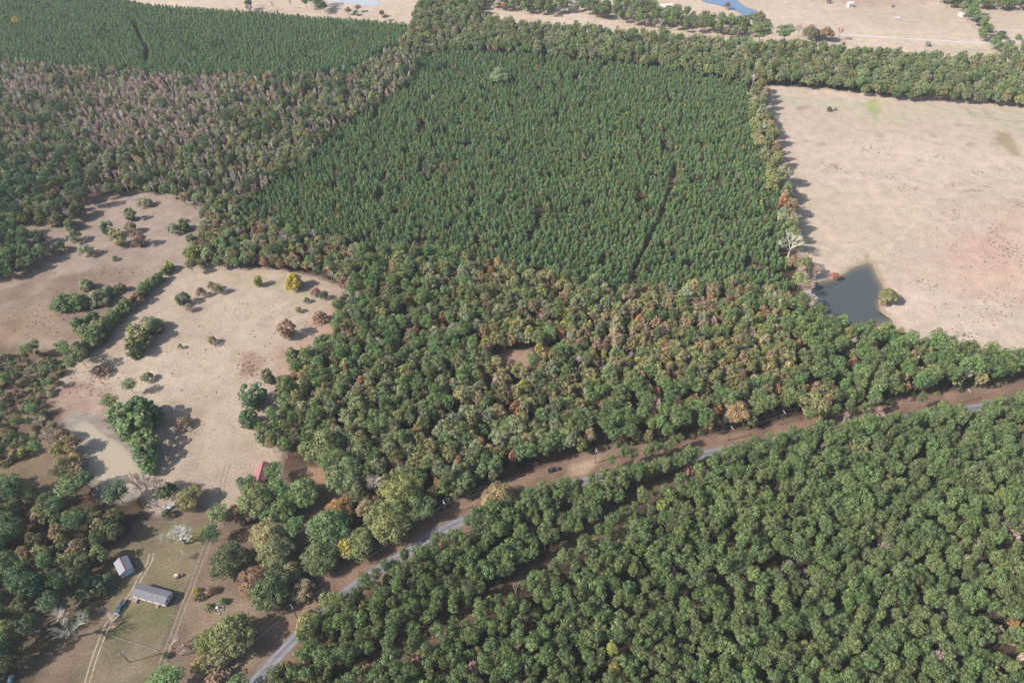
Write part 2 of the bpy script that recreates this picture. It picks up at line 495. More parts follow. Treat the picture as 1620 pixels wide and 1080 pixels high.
def asphalt_mat(c0, c1, name):
    m, nt, b = new_mat(name)
    at = nt.nodes.new('ShaderNodeAttribute')
    at.attribute_name = 'across'
    ma = nt.nodes.new('ShaderNodeMath'); ma.operation = 'ABSOLUTE'
    nt.links.new(at.outputs['Fac'], ma.inputs[0])
    rp = nt.nodes.new('ShaderNodeValToRGB')
    e = rp.color_ramp.elements
    e[0].position, e[0].color = 0.0, c0 + (1,)
    e[1].position, e[1].color = 1.0, tuple(x * 1.15 for x in c0) + (1,)
    for p, c in ((0.22, c0), (0.42, c1), (0.62, c1), (0.8, c0)):
        q = rp.color_ramp.elements.new(p); q.color = c + (1,)
    nt.links.new(ma.outputs[0], rp.inputs[0])
    tc = nt.nodes.new('ShaderNodeTexCoord')
    n = nt.nodes.new('ShaderNodeTexNoise'); n.inputs['Scale'].default_value = 0.35; n.inputs['Detail'].default_value = 6
    nt.links.new(tc.outputs['Object'], n.inputs['Vector'])
    mr = nt.nodes.new('ShaderNodeMapRange'); mr.inputs['To Min'].default_value = 0.65; mr.inputs['To Max'].default_value = 1.35
    nt.links.new(n.outputs['Fac'], mr.inputs['Value'])
    vm = nt.nodes.new('ShaderNodeVectorMath'); vm.operation = 'SCALE'
    nt.links.new(rp.outputs[0], vm.inputs[0]); nt.links.new(mr.outputs[0], vm.inputs['Scale'])
    nt.links.new(vm.outputs[0], b.inputs['Base Color'])
    b.inputs['Roughness'].default_value = 0.85
    return m


M_ASPH = asphalt_mat((0.095, 0.088, 0.096), (0.145, 0.135, 0.142), 'worn_asphalt')
CR = [-1, -0.8, -0.62, -0.42, -0.22, 0, 0.22, 0.42, 0.62, 0.8, 1]
tag(ribbon('road', ROAD_W, 5.2, 0.012, M_ASPH, CR, 4.0, 0.35), 'worn grey asphalt county road running beside the pine stand', kind='structure')


def rut_mat(name, c):
    m, nt, b = new_mat(name)
    at = nt.nodes.new('ShaderNodeAttribute'); at.attribute_name = 'across'
    ma = nt.nodes.new('ShaderNodeMath'); ma.operation = 'ABSOLUTE'
    nt.links.new(at.outputs['Fac'], ma.inputs[0])
    tc = nt.nodes.new('ShaderNodeTexCoord')
    n = nt.nodes.new('ShaderNodeTexNoise'); n.inputs['Scale'].default_value = 0.6; n.inputs['Detail'].default_value = 5
    nt.links.new(tc.outputs['Object'], n.inputs['Vector'])
    s = nt.nodes.new('ShaderNodeMath'); s.operation = 'ADD'
    nt.links.new(ma.outputs[0], s.inputs[0]); nt.links.new(n.outputs['Fac'], s.inputs[1])
    mr = nt.nodes.new('ShaderNodeMapRange')
    mr.inputs['From Min'].default_value, mr.inputs['From Max'].default_value = 0.6, 1.3
    mr.inputs['To Min'].default_value, mr.inputs['To Max'].default_value = 0.85, 0.0
    nt.links.new(s.outputs[0], mr.inputs['Value'])
    nt.links.new(mr.outputs[0], b.inputs['Alpha'])
    b.inputs['Base Color'].default_value = c + (1,)
    b.inputs['Roughness'].default_value = 0.95
    b.inputs['Specular IOR Level'].default_value = 0.05
    return m


M_RUT = rut_mat('pale_sand', (0.29, 0.235, 0.175))
M_RUT2 = rut_mat('worn_soil', (0.23, 0.175, 0.13))
C5 = [-1, -0.5, 0, 0.5, 1]


def ruts(name, px, gauge, w, mat, label, z=0.016):
    L = resample(wpoly(px), 3.0)
    T = np.gradient(L, axis=0); T /= np.linalg.norm(T, axis=1)[:, None]
    N = np.stack([-T[:, 1], T[:, 0]], 1)
    root = empty(name)
    tag(root, label, kind='structure')
    for s in (-1, 1):
        ribbon('wheel_rut', L + N * s * gauge / 2, w, z, mat, C5, 3.0, 0.2, root)
    return root


ruts('driveway', [(135, 1090), (148, 1045), (160, 1012), (172, 985), (188, 968), (200, 950), (212, 934), (222, 912), (235, 892), (240, 875)], 1.9, 1.25, M_RUT, 'two pale sandy wheel ruts curving past the mobile home')
ruts('farm_track', [(255, 1050), (275, 1000), (288, 965), (302, 930), (315, 895), (325, 868), (340, 835), (350, 800), (352, 765), (360, 735)], 2.0, 1.1, M_RUT2, 'faint farm track along the yard fence into the pasture')
tag(ribbon('path', wpoly([(150, 962), (165, 966), (176, 978), (180, 992)]), 4.0, 0.008, M_RUT2, C5, 2.0, 0.3), 'worn turning loop of bare soil beside the driveway', kind='structure')
tag(ribbon('ranch_road', wpoly([(1330, 55), (1400, 59), (1480, 64), (1560, 68), (1640, 67), (1760, 68)]), 6.5, 0.012, rut_mat('white_gravel', (0.44, 0.41, 0.385)), C5, 8.0, 0.4), 'pale gravel ranch road crossing the far fields', kind='structure')
tag(ribbon('ranch_lane', wpoly([(1575, 46), (1620, 49), (1740, 52)]), 3.5, 0.012, bpy.data.materials['white_gravel'], C5, 8.0, 0.4), 'narrow pale lane beyond the ranch road', kind='structure')


def water_mat(name, c, rough=0.06, bump=0.02, c2=None, shore=(0.15, 0.115, 0.075)):
    m, nt, b = new_mat(name)
    tc = nt.nodes.new('ShaderNodeTexCoord')
    n = nt.nodes.new('ShaderNodeTexNoise'); n.inputs['Scale'].default_value = 0.05; n.inputs['Detail'].default_value = 4
    nt.links.new(tc.outputs['Object'], n.inputs['Vector'])
    mx = nt.nodes.new('ShaderNodeMix'); mx.data_type = 'RGBA'
    mx.inputs[6].default_value = c + (1,)
    mx.inputs[7].default_value = (c2 or tuple(x * 1.2 for x in c)) + (1,)
    nt.links.new(n.outputs['Fac'], mx.inputs[0])
    dp = nt.nodes.new('ShaderNodeAttribute'); dp.attribute_name = 'depth'
    sh = nt.nodes.new('ShaderNodeMix'); sh.data_type = 'RGBA'
    sh.inputs[6].default_value = shore + (1,)
    nt.links.new(dp.outputs['Fac'], sh.inputs[0])
    nt.links.new(mx.outputs[2], sh.inputs[7])
    nt.links.new(sh.outputs[2], b.inputs['Base Color'])
    b.inputs['Roughness'].default_value = rough
    b.inputs['IOR'].default_value = 1.33
    w = nt.nodes.new('ShaderNodeTexNoise'); w.inputs['Scale'].default_value = 1.5; w.inputs['Detail'].default_value = 3
    nt.links.new(tc.outputs['Object'], w.inputs['Vector'])
    bp = nt.nodes.new('ShaderNodeBump'); bp.inputs['Strength'].default_value = 0.25; bp.inputs['Distance'].default_value = bump
    nt.links.new(w.outputs['Fac'], bp.inputs['Height']); nt.links.new(bp.outputs[0], b.inputs['Normal'])
    return m


def pond(name, px, mat, label, z=0.02):
    P = wpoly(px)
    L = resample(np.vstack([P, P[:1]]), 2.5)[:-1]
    L = L + (RNG.random(L.shape) - 0.5) * 0.9
    c = L.mean(0)
    n = len(L)
    vs, dep = [], []
    for f, dv in ((1.0, 0.0), (.93, .45), (.84, .85), (.70, 1.0)):
        for a, b in c + (L - c) * f:
            vs.append((a, b, z)); dep.append(dv)
    fs = [(k * n + i, k * n + (i + 1) % n, (k + 1) * n + (i + 1) % n, (k + 1) * n + i) for k in range(3) for i in range(n)]
    fs.append(tuple(3 * n + i for i in range(n)))
    me = bpy.data.meshes.new(name)
    me.from_pydata(vs, [], fs)
    at = me.attributes.new('depth', 'FLOAT', 'POINT')
    at.data.foreach_set('value', np.array(dep, np.float32))
    me.materials.append(mat)
    me.update()
    return tag(link(bpy.data.objects.new(name, me)), label, kind='structure')


pond('muddy_pond_water', POND_TAN_PX, water_mat('muddy_water', (0.225, 0.188, 0.132), 0.3, 0.01, (0.26, 0.218, 0.158), (0.15, 0.13, 0.105)), 'shallow tan muddy farm pond beside dark pines')
pond('grey_pond_water', POND_GREY_PX, water_mat('grey_water', (0.042, 0.047, 0.045)), 'still grey green pond at the edge of the tan field')
pond('blue_pond_water', POND_BLUE_PX, water_mat('sky_tinted_water', (0.075, 0.115, 0.18)), 'blue pond in the far fields behind the tree row')  # blue base colour holds the sky's reflection
pond('pale_pond_water', [(512, -6), (560, -4), (600, 2), (596, 10), (570, 9), (530, 4), (514, 2)], water_mat('pale_water', (0.24, 0.245, 0.26), 0.2, shore=(0.24, 0.22, 0.19)), 'pale pond beyond the far pine plantation')  # pale grey base colour
dam = ribbon('earth_dam', wpoly([(1166, 14), (1182, 15.5), (1197, 17)]), 3.5, 0.05, M_RUT2, C5, 4.0, 0.3)
tag(dam, 'thin earth dam crossing the blue pond', kind='structure')


# ------------------------------------------------------------------ tree prototypes (mesh data shared by all copies)
def leaf_cloud(centres, radii, per, size, rng, dims, flat=0.8, out=0.75):
    """leaf-sized quads over the shells of many small clumps; centres are in units of the tree, radii and size in metres"""
    D = np.array(dims)
    n = int(len(centres) * per)
    ci = np.repeat(np.arange(len(centres)), per)
    d = rng.normal(size=(n, 3))
    d[:, 2] = d[:, 2] * 0.9 + 0.3
    d /= np.linalg.norm(d, axis=1)[:, None]
    r = np.asarray(radii)[ci] * rng.uniform(0.8, 1.05, n)
    p = (np.asarray(centres) * D)[ci] + d * r[:, None] * np.array([1, 1, flat])
    nrm = d * out + rng.normal(size=(n, 3)) * (1 - out) * 0.8
    nrm /= np.linalg.norm(nrm, axis=1)[:, None]
    a = np.cross(nrm, rng.normal(size=(n, 3)))
    a /= np.linalg.norm(a, axis=1)[:, None] + 1e-9
    b = np.cross(nrm, a)
    s = size * rng.uniform(0.6, 1.35, n)[:, None]
    asp = rng.uniform(0.65, 1.0, n)[:, None]
    v = np.stack([p - a * s * .5, p - b * s * .5 * asp, p + a * s * .5, p + b * s * .5 * asp], 1).reshape(-1, 3)
    clump = rng.random(len(centres))
    leaf = np.clip(0.55 * clump[ci] + 0.45 * rng.random(n), 0, 1)
    v = v / D
    v[:, 2] /= max(v[:, 2].max(), .5)
    v[:, :2] *= .5 / np.percentile(np.hypot(v[:, 0], v[:, 1]), 97)
    return v, leaf


def leaf_mesh(name, v, leaf, mat):
    n = len(leaf)
    me = bpy.data.meshes.new(name)
    me.vertices.add(4 * n)
    me.vertices.foreach_set('co', v.astype(np.float32).ravel())
    me.loops.add(4 * n)
    me.loops.foreach_set('vertex_index', np.arange(4 * n, dtype=np.int32))
    me.polygons.add(n)
    me.polygons.foreach_set('loop_start', np.arange(0, 4 * n, 4, dtype=np.int32))
    me.update(calc_edges=True)
    a = me.attributes.new('leaf', 'FLOAT', 'POINT')
    a.data.foreach_set('value', np.repeat(leaf, 4).astype(np.float32))
    me.materials.append(mat)
    return me


# every prototype is 1 m tall and 1 m wide: scaled by (width, width, height)
PROTO = {}


def trunk_with_limbs(name, top, r, targets, h, w):
    mb = MB()
    bx, by = (random.random() - .5) * .06, (random.random() - .5) * .06
    mb.tube([(0, 0, -0.01), (bx, by, top * .5), (bx * 1.6, by * 1.6, top)], [r, r * .75, r * .3], 6)
    for t in targets:
        z0 = top * random.uniform(.45, .9)
        s = Vector((bx, by, z0))
        e = Vector(t)
        mb.tube([s, s.lerp(e, .5) + Vector((0, 0, .02)), e], [r * .42, r * .28, r * .1], 4)
    return mb.mesh(name, M_BARK)


def make_oak(seed, lobes=7, puffs=10, per=34, dims=(9, 9, 11.5), size=.62, low=.46):
    rng = np.random.default_rng(seed)
    cs, rs = [], []
    lob = []
    for i in range(lobes):
        a = 2 * math.pi * (i + rng.uniform(-.3, .3)) / max(lobes - 1, 1)
        rad = rng.uniform(.20, .31)
        if i == 0:
            lob.append((rng.uniform(-.05, .05), rng.uniform(-.05, .05), .74, .27))
        else:
            lob.append((math.cos(a) * rad, math.sin(a) * rad, rng.uniform(low, .66), rng.uniform(.17, .24)))
    for (x, y, z, r) in lob:
        for k in range(puffs):
            d = rng.normal(size=3); d[2] = abs(d[2]) * 1.1 - .35
            d /= np.linalg.norm(d)
            cs.append((x + d[0] * r * .8, y + d[1] * r * .8, z + d[2] * r * 1.0))
            rs.append(rng.uniform(.42, .62) * r)
    v, leaf = leaf_cloud(np.array(cs), np.array(rs) * dims[0], per, size, rng, dims, .85)
    t = trunk_with_limbs('trunk', .62, .022, [(x, y, z) for x, y, z, r in lob[:6]], 1, 1)
    return t, leaf_mesh('crown', v, leaf, M_LEAF)


def make_pine(seed):
    rng = np.random.default_rng(seed)
    cs, rs = [], []
    for k in range(24):
        f = (k + rng.random()) / 24
        z = .50 + .44 * f
        prof = (.40 * math.sin(math.pi * min(1, .18 + .82 * (1 - f))) ** .8) * rng.uniform(.55, 1.05)
        a = k * 2.4 + rng.uniform(-.5, .5)
        cs.append((math.cos(a) * prof, math.sin(a) * prof, z + prof * .05))
        rs.append(rng.uniform(.14, .20))
    cs.append((0, 0, .93)); rs.append(.14)
    cs = np.array(cs)
    v, leaf = leaf_cloud(cs, np.array(rs) * 7.0, 46, .54, rng, (7, 7, 14), .72, .7)
    t = trunk_with_limbs('trunk', .9, .02, [tuple(c) for c in cs[3:18:2]], 1, 1)
    return t, leaf_mesh('crown', v, leaf, M_LEAF)


def make_young_pine(seed):
    rng = np.random.default_rng(seed)
    cs, rs = [], []
    for k in range(15):
        f = (k + rng.random() * .8) / 15
        z = .28 + .64 * f
        prof = .36 * (1 - f) ** .75 * rng.uniform(.6, 1.1) + .02
        a = k * 2.4 + rng.uniform(-.6, .6)
        cs.append((math.cos(a) * prof, math.sin(a) * prof, z))
        rs.append(.24 * (1 - .4 * f))
    cs.append((0, 0, .93)); rs.append(.12)
    v, leaf = leaf_cloud(np.array(cs), np.array(rs) * 4.0, 18, .52, rng, (4, 4, 7.5), .8, .68)
    t = trunk_with_limbs('trunk', .9, .018, [tuple(c) for c in cs[2:10:3]], 1, 1)
    return t, leaf_mesh('crown', v, leaf, M_LEAF)


def make_cedar(seed):
    rng = np.random.default_rng(seed)
    cs, rs = [], []
    for k in range(46):
        f = rng.random() ** 1.2
        z = .08 + .84 * f
        prof = .40 * math.sin(math.pi * min(1, .22 + .78 * (1 - f) ** .9)) ** .7 * (1 - .55 * f) * rng.uniform(.8, 1.05)
        a = rng.uniform(0, 2 * math.pi)
        cs.append((math.cos(a) * prof, math.sin(a) * prof, z)); rs.append(rng.uniform(.09, .15) * (1 - .35 * f))
    v, leaf = leaf_cloud(np.array(cs), np.array(rs) * 6.0, 26, .48, rng, (6, 6, 7), .9)
    t = trunk_with_limbs('trunk', .8, .03, [tuple(c) for c in cs[:3]], 1, 1)
    return t, leaf_mesh('crown', v, leaf, M_LEAF)


def make_shrub(seed):
    rng = np.random.default_rng(seed)
    cs, rs = [], []
    for k in range(26):
        a, r = rng.uniform(0, 2 * math.pi), .36 * math.sqrt(rng.random())
        cs.append((math.cos(a) * r, math.sin(a) * r, .18 + .62 * (1 - (r / .4) ** 2) * rng.uniform(.7, 1.1))); rs.append(rng.uniform(.10, .17))
    v, leaf = leaf_cloud(np.array(cs), np.array(rs) * 5.0, 24, .45, rng, (5, 5, 4), .9)
    t = trunk_with_limbs('trunk', .4, .03, [tuple(c) for c in cs[:5]], 1, 1)
    return t, leaf_mesh('crown', v, leaf, M_LEAF)


def make_bare(seed, spread=1.0, up=.35, r0=.024):
    rng = random.Random(seed)
    tr, cr = MB(), MB()
    tips = []

    def grow(mb, p, d, L, r, depth):
        q = p + d * L
        n = 5 if depth == 0 else 3
        mid = p.lerp(q, .5) + Vector((rng.uniform(-1, 1), rng.uniform(-1, 1), rng.uniform(-.5, .5))) * L * .09
        mb.tube([p, mid, q], [r, r * .8, r * .55], n)
        if depth >= 4:
            tips.append(q); return
        for k in range(4 if depth < 2 else 5):
            nd = Vector((d.x + rng.uniform(-1, 1) * .75 * spread, d.y + rng.uniform(-1, 1) * .75 * spread, d.z * .75 + rng.uniform(-.15, .6) + up * .3)).normalized()
            grow(cr, p.lerp(q, rng.uniform(.55, 1.0)), nd, L * rng.uniform(.58, .8), r * .58, depth + 1)

    grow(tr, Vector((0, 0, -.02)), Vector((rng.uniform(-.08, .08), rng.uniform(-.08, .08), 1)).normalized(), .3, r0, 0)
    zs = max(v[2] for v in cr.v)
    ws = max(math.hypot(v[0], v[1]) for v in cr.v)
    fx, fz = .5 / ws, 1.0 / zs
    for mb in (tr, cr):
        mb.v = [(a * fx, b * fx, c * fz) for a, b, c in mb.v]
    t = tr.mesh('trunk', M_TWIG)
    c = cr.mesh('branches', M_TWIG)
    for mesh in (t, c):
        a = mesh.attributes.new('leaf', 'FLOAT', 'POINT')
        a.data.foreach_set('value', np.full(len(mesh.vertices), .5, np.float32))
    return t, c


PROTO['broadleaf_tree'] = [make_oak(100 + i, *(p)) for i, p in enumerate([(7, 9), (8, 8), (6, 10), (9, 8), (7, 10), (8, 9), (6, 9), (10, 7)])]
PROTO['oak_tree'] = [make_oak(150 + i, n, 15, 60, (15, 15, 12.5), .66) for i, n in enumerate((9, 11, 10, 12))]
PROTO['bushy_tree'] = [make_oak(170 + i, n, 10, 34, (7, 7, 7), .55, .14) for i, n in enumerate((11, 12, 13, 12))]
PROTO['pine_tree'] = [make_pine(200 + i) for i in range(7)]
PROTO['young_pine_tree'] = [make_young_pine(300 + i) for i in range(6)]
PROTO['cedar_tree'] = [make_cedar(400 + i) for i in range(4)]
PROTO['shrub'] = [make_shrub(500 + i) for i in range(5)]
PROTO['bare_tree'] = [make_bare(600 + i) for i in range(4)]
PROTO['bare_sapling'] = [make_bare(700 + i, .7, .7, .032) for i in range(4)]
CROWN_NAME = {'bare_tree': 'branches', 'bare_sapling': 'branches', 'shrub': 'foliage'}
STEM_NAME = {'shrub': 'stem'}

# leaf and twig colours (albedo)
TINT = {
    'pine': (0.095, 0.127, 0.053), 'deep': (0.056, 0.088, 0.045), 'young': (0.092, 0.147, 0.066), 'bright': (0.086, 0.136, 0.054),
    'olive': (0.136, 0.142, 0.064), 'green': (0.104, 0.136, 0.06), 'sage': (0.155, 0.165, 0.1), 'lime': (0.195, 0.200, 0.065), 'dark': (0.075, 0.092, 0.045),
    'tan': (0.22, 0.168, 0.102), 'khaki': (0.16, 0.145, 0.076), 'brown': (0.18, 0.125, 0.085), 'orange': (0.255, 0.145, 0.07), 'rust': (0.215, 0.115, 0.072),
    'yellow': (0.29, 0.225, 0.055), 'red': (0.205, 0.112, 0.098), 'pinkish': (0.29, 0.21, 0.185),
    'grey': (0.33, 0.285, 0.27), 'pale': (0.33, 0.31, 0.31), 'mauve': (0.31, 0.24, 0.235), 'ash': (0.38, 0.33, 0.31), 'blush': (0.36, 0.275, 0.245), 'umber': (0.12, 0.08, 0.058), 'taupe': (0.235, 0.2, 0.182),
}
WORD = {'ash': 'ash grey', 'blush': 'pinkish grey', 'umber': 'dark brown', 'pine': 'green', 'deep': 'dark green', 'young': 'deep green', 'bright': 'bright green', 'olive': 'olive green', 'green': 'green', 'sage': 'grey green',
        'lime': 'yellow green', 'dark': 'very dark green', 'tan': 'tan brown', 'khaki': 'khaki', 'brown': 'brown', 'orange': 'orange', 'rust': 'rust red',
        'yellow': 'golden yellow', 'red': 'red', 'pinkish': 'pinkish', 'grey': 'grey', 'pale': 'pale grey', 'mauve': 'mauve grey', 'taupe': 'grey brown'}

TINT = {k: (v[0] * 1.34, v[1] * 1.31, v[2] * 1.20) for k, v in TINT.items()}
TREES = []     # dicts: kind, x, y, w, h, tint, rgb, label, group, region, hand
CZ = {'broadleaf_tree': .58, 'bushy_tree': .45, 'oak_tree': .58, 'pine_tree': .72, 'young_pine_tree': .6, 'cedar_tree': .45, 'shrub': .4, 'bare_tree': .6, 'bare_sapling': .55}


def jit(rgb, a=0.23):
    k = random.uniform(1 - a, 1 + a)
    return tuple(max(.005, c * k * random.uniform(.91, 1.09)) for c in rgb)


def put(kind, px, py, wpx, ratio, tint, label, group=None):
    """one tree seen at a pixel: crown centre at (px, py), crown wpx photo pixels wide, height = ratio x width"""
    w = wpx * mpp(px, py) * 1.06
    if kind == 'broadleaf_tree' and px < 600 and py < 600:
        kind, w = 'bushy_tree', w * .95
    elif kind == 'broadleaf_tree' and w > 10.5:
        kind = 'oak_tree'
    elif kind in ('cedar_tree', 'shrub'):
        w *= 1.03
    h = w * ratio
    p = unproj(px, py, h * CZ[kind])
    TREES.append(dict(kind=kind, x=p[0], y=p[1], w=w, h=h, tint=tint, rgb=jit(TINT[tint], .08), label=label, group=group, region='hand', hand=True))


B, P_, C_, S_, R_ = 'broadleaf_tree', 'pine_tree', 'cedar_tree', 'shrub', 'bare_tree'
# --- hay field
put(B, 112, 355, 20, 1.0, 'green', 'small green tree at the hay field edge above a grey green bush')
put(S_, 117, 375, 23, .8, 'sage', 'rounded grey green bush at the hay field edge below a small green tree')
put(C_, 172, 363, 20, 1.3, 'deep', 'dark green cedar standing among brown bushes in the hay field')
put(C_, 206, 340, 16, 1.2, 'dark', 'dark brownish cedar at the top of the hay field bush group')
put(S_, 206, 361, 18, 1.0, 'khaki', 'khaki bush between the cedars in the hay field')
put(C_, 186, 377, 23, 1.2, 'tan', 'tan leafy small tree beside the dark green hay field cedar')
put(C_, 219, 379, 19, 1.2, 'brown', 'brown conical cedar in the hay field')
put(S_, 138, 396, 24, .7, 'sage', 'low grey green bush sprawling in the mown hay field')
put(S_, 92, 393, 24, .7, 'dark', 'low dark bush beside the dark wood at the hay field corner')
put(S_, 182, 409, 10, .7, 'dark', 'tiny dark bush alone in the mown hay field')
put(S_, 228, 320, 24, .5, 'sage', 'flat grey green bush at the top of the hay field')
put(B, 290, 356, 20, 1.0, 'green', 'round green tree at the corner where hay field meets the wood')
put(S_, 273, 363, 19, .9, 'sage', 'grey green bush next to the round green corner tree')
put(R_, 315, 328, 18, 1.5, 'taupe', 'brown thinning tree at the corner of hay field and wood')
put(B, 99, 478, 36, .75, 'green', 'wide green tree at the end of the field thicket')
put(B, 125, 476, 33, .8, 'green', 'green thicket tree between two others in the field thicket')
put(B, 155, 471, 31, .8, 'sage', 'grey green tree of the thicket beside the brown rough field')
put(B, 136, 451, 22, .8, 'sage', 'pale grey green tree at the back of the field thicket')
put(B, 172, 460, 21, .8, 'sage', 'small grey green thicket tree near the hedgerow')
put(B, 190, 455, 18, .8, 'khaki', 'small khaki thicket tree by the hedgerow')
for i, (a, b, w, t) in enumerate([(267, 421, 16, 'lime'), (251, 439, 18, 'green'), (240, 447, 20, 'olive'), (228, 458, 22, 'green'), (214, 472, 24, 'tan'), (198, 484, 24, 'olive'), (192, 488, 20, 'bright'),
                                  (180, 500, 26, 'green'), (164, 514, 28, 'olive'), (150, 526, 30, 'green'), (145, 503, 24, 'green'), (124, 513, 26, 'green'), (160, 528, 26, 'dark'), (143, 538, 26, 'green'), (128, 552, 26, 'dark')]):
    put(B, a, b, w, .9, t, f'{WORD[t]} tree in the diagonal hedgerow between hay field and pasture', f'{WORD[t]} hedgerow trees')
HEDGE = [(262, 427), (246, 443), (234, 452), (221, 465), (206, 478), (189, 493), (172, 507), (157, 520), (152, 515), (168, 521), (140, 530), (136, 545), (150, 540), (133, 523)]
for i, (a, b) in enumerate(HEDGE):
    t = ('olive', 'green', 'khaki', 'sage', 'dark')[i % 5]
    put(B, a, b, 17 + i * .5, .85, t, f'smaller {WORD[t]} tree filling the diagonal hedgerow', f'smaller {WORD[t]} hedgerow trees')
for a, b, w in ((97, 548, 20), (108, 556, 22), (54, 545, 17), (38, 552, 16), (125, 562, 24), (112, 572, 22), (70, 583, 16), (78, 603, 14)):
    put(P_, a, b, w, 1.5, 'pine', 'spindly green pine at the brushy end of the hedgerow', 'pines at the hedgerow end')
put(B, 219, 530, 42, .8, 'khaki', 'broad khaki and yellow tree leading the clump in the pasture')
put(B, 214, 552, 28, .9, 'dark', 'dark green tree at the front of the pasture clump')
put(B, 240, 512, 30, .85, 'sage', 'grey green tree at the back of the pasture clump')
put(B, 247, 517, 22, .9, 'dark', 'small dark tree on the shady side of the pasture clump')
# --- pasture
put(C_, 289, 474, 20, .95, 'deep', 'round dark green cedar alone in the pasture')
put(S_, 318, 463, 15, 1.1, 'brown', 'brown bush in the pasture between two other bushes')
put(S_, 335, 453, 14, 1.1, 'brown', 'small brown bush touching a khaki one in the pasture')
put(S_, 346, 457, 15, 1.1, 'khaki', 'khaki bush touching a small brown one in the pasture')
put(S_, 299, 487, 13, 1.1, 'taupe', 'grey brown bush just below the round cedar in the pasture')
put(B, 408, 445, 14, 1.4, 'lime', 'slim yellow green tree standing alone near the pasture wood edge')
put(S_, 285, 548, 8, 1.1, 'olive', 'tiny olive bush alone in the middle of the pasture')
put(S_, 335, 538, 13, 1.0, 'khaki', 'khaki bush beside the grey debris pile in the pasture')
put(B, 464, 445, 27, 1.0, 'yellow', 'golden yellow tree at the head of the pasture')
put(S_, 485, 475, 10, .9, 'deep', 'tiny dark green bush in the pasture near red brush')
put(S_, 512, 468, 13, 1.0, 'deep', 'small dark green bush in front of the red brush')
put(S_, 472, 490, 10, 1.1, 'tan', 'tiny tan bush in the pasture near red brush')
put(C_, 453, 522, 25, 1.15, 'brown', 'bulky brown cedar casting a long shadow at the pasture edge')
put(S_, 505, 503, 24, .8, 'red', 'red leafed bush at the wood edge by the pasture')
put(S_, 545, 448, 22, 1.0, 'red', 'taller red leafed bush tucked into the wood edge')
put(S_, 498, 462, 16, .8, 'red', 'low red bush beside the golden yellow tree')
put(S_, 532, 482, 18, .8, 'deep', 'dark green bush at the wood edge behind red brush')
put(C_, 424, 596, 19, 1.3, 'dark', 'dark brownish cedar alone at the lower pasture edge')
put(B, 464, 562, 26, 1.1, 'olive', 'olive tree at the corner of the wood beside the pasture')
put(C_, 400, 626, 40, 1.05, 'deep', 'big dark evergreen standing out from the wood into the pasture')
put(C_, 394, 664, 30, 1.0, 'deep', 'dark evergreen below a bigger dark one at the pasture edge')
put(P_, 204, 608, 22, 1.25, 'pine', 'small flat topped pine alone near the muddy pond')
put(S_, 231, 597, 19, .7, 'green', 'low green bush beside the small flat topped pine')
put(P_, 172, 634, 26, 1.2, 'pine', 'pine with a brown side at the head of the muddy pond')
for i, (a, b, w, t) in enumerate([(192, 660, 42, 'pine'), (222, 652, 46, 'deep'), (240, 660, 34, 'dark'), (216, 678, 46, 'pine'), (230, 700, 40, 'pine'), (233, 720, 36, 'deep'), (236, 740, 24, 'bright'), (205, 670, 36, 'pine')]):
    put(C_, a, b, w, .9, t, f'bushy {WORD[t]} evergreen crowded along the muddy pond bank', f'{WORD[t]} evergreens on the pond bank')
put(S_, 289, 669, 26, .6, 'brown', 'low brown bush in the shade across from the pond pines')
put(S_, 160, 588, 28, .4, 'umber', 'flat dark brown bramble patch near the hedgerow end')
# --- south end of the muddy pond
put(R_, 212, 760, 34, 1.5, 'taupe', 'thin bare tree leaning over the muddy pond end')
put(R_, 226, 764, 34, 1.4, 'mauve', 'bare mauve tree at the corner of the muddy pond')
put(R_, 246, 768, 40, 1.1, 'taupe', 'bushy bare brown tree beside the muddy pond corner')
put(S_, 262, 778, 30, .8, 'dark', 'dark bush beneath the bare trees by the muddy pond')
put(B, 299, 786, 40, .8, 'khaki', 'khaki tree behind the silver car')
put(R_, 253, 798, 30, 1.3, 'pale', 'whitish bare tree beside the silver car')
put(S_, 264, 813, 17, .9, 'deep', 'small dark evergreen bush below the whitish bare tree')
put(P_, 183, 778, 38, 1.05, 'deep', 'dark pine at the foot of the muddy pond')
put(P_, 110, 768, 42, .95, 'pine', 'spreading pine at the western foot of the muddy pond')
put(P_, 132, 758, 30, 1.1, 'deep', 'dark pine touching a spreading pine by the muddy pond')
for a, b, w, k, t in ((70, 690, 26, R_, 'grey'), (62, 668, 24, R_, 'grey'), (110, 700, 30, B, 'khaki'), (95, 708, 26, B, 'olive'), (55, 705, 22, P_, 'pine'), (78, 680, 24, R_, 'taupe'),
                      (100, 735, 34, B, 'khaki'), (118, 742, 26, B, 'tan'), (85, 745, 30, R_, 'taupe'), (120, 725, 22, S_, 'yellow'), (100, 690, 26, S_, 'brown'), (40, 715, 20, S_, 'lime')):
    put(k, a, b, w, 1.1 if k != S_ else .9, t, f'{WORD[t]} {"leafless tree" if k == R_ else "pine" if k == P_ else "bush" if k == S_ else "tree"} in the scrub along the western bank of the muddy pond', f'{WORD[t]} bank scrub {k.replace("_", " ")}s')
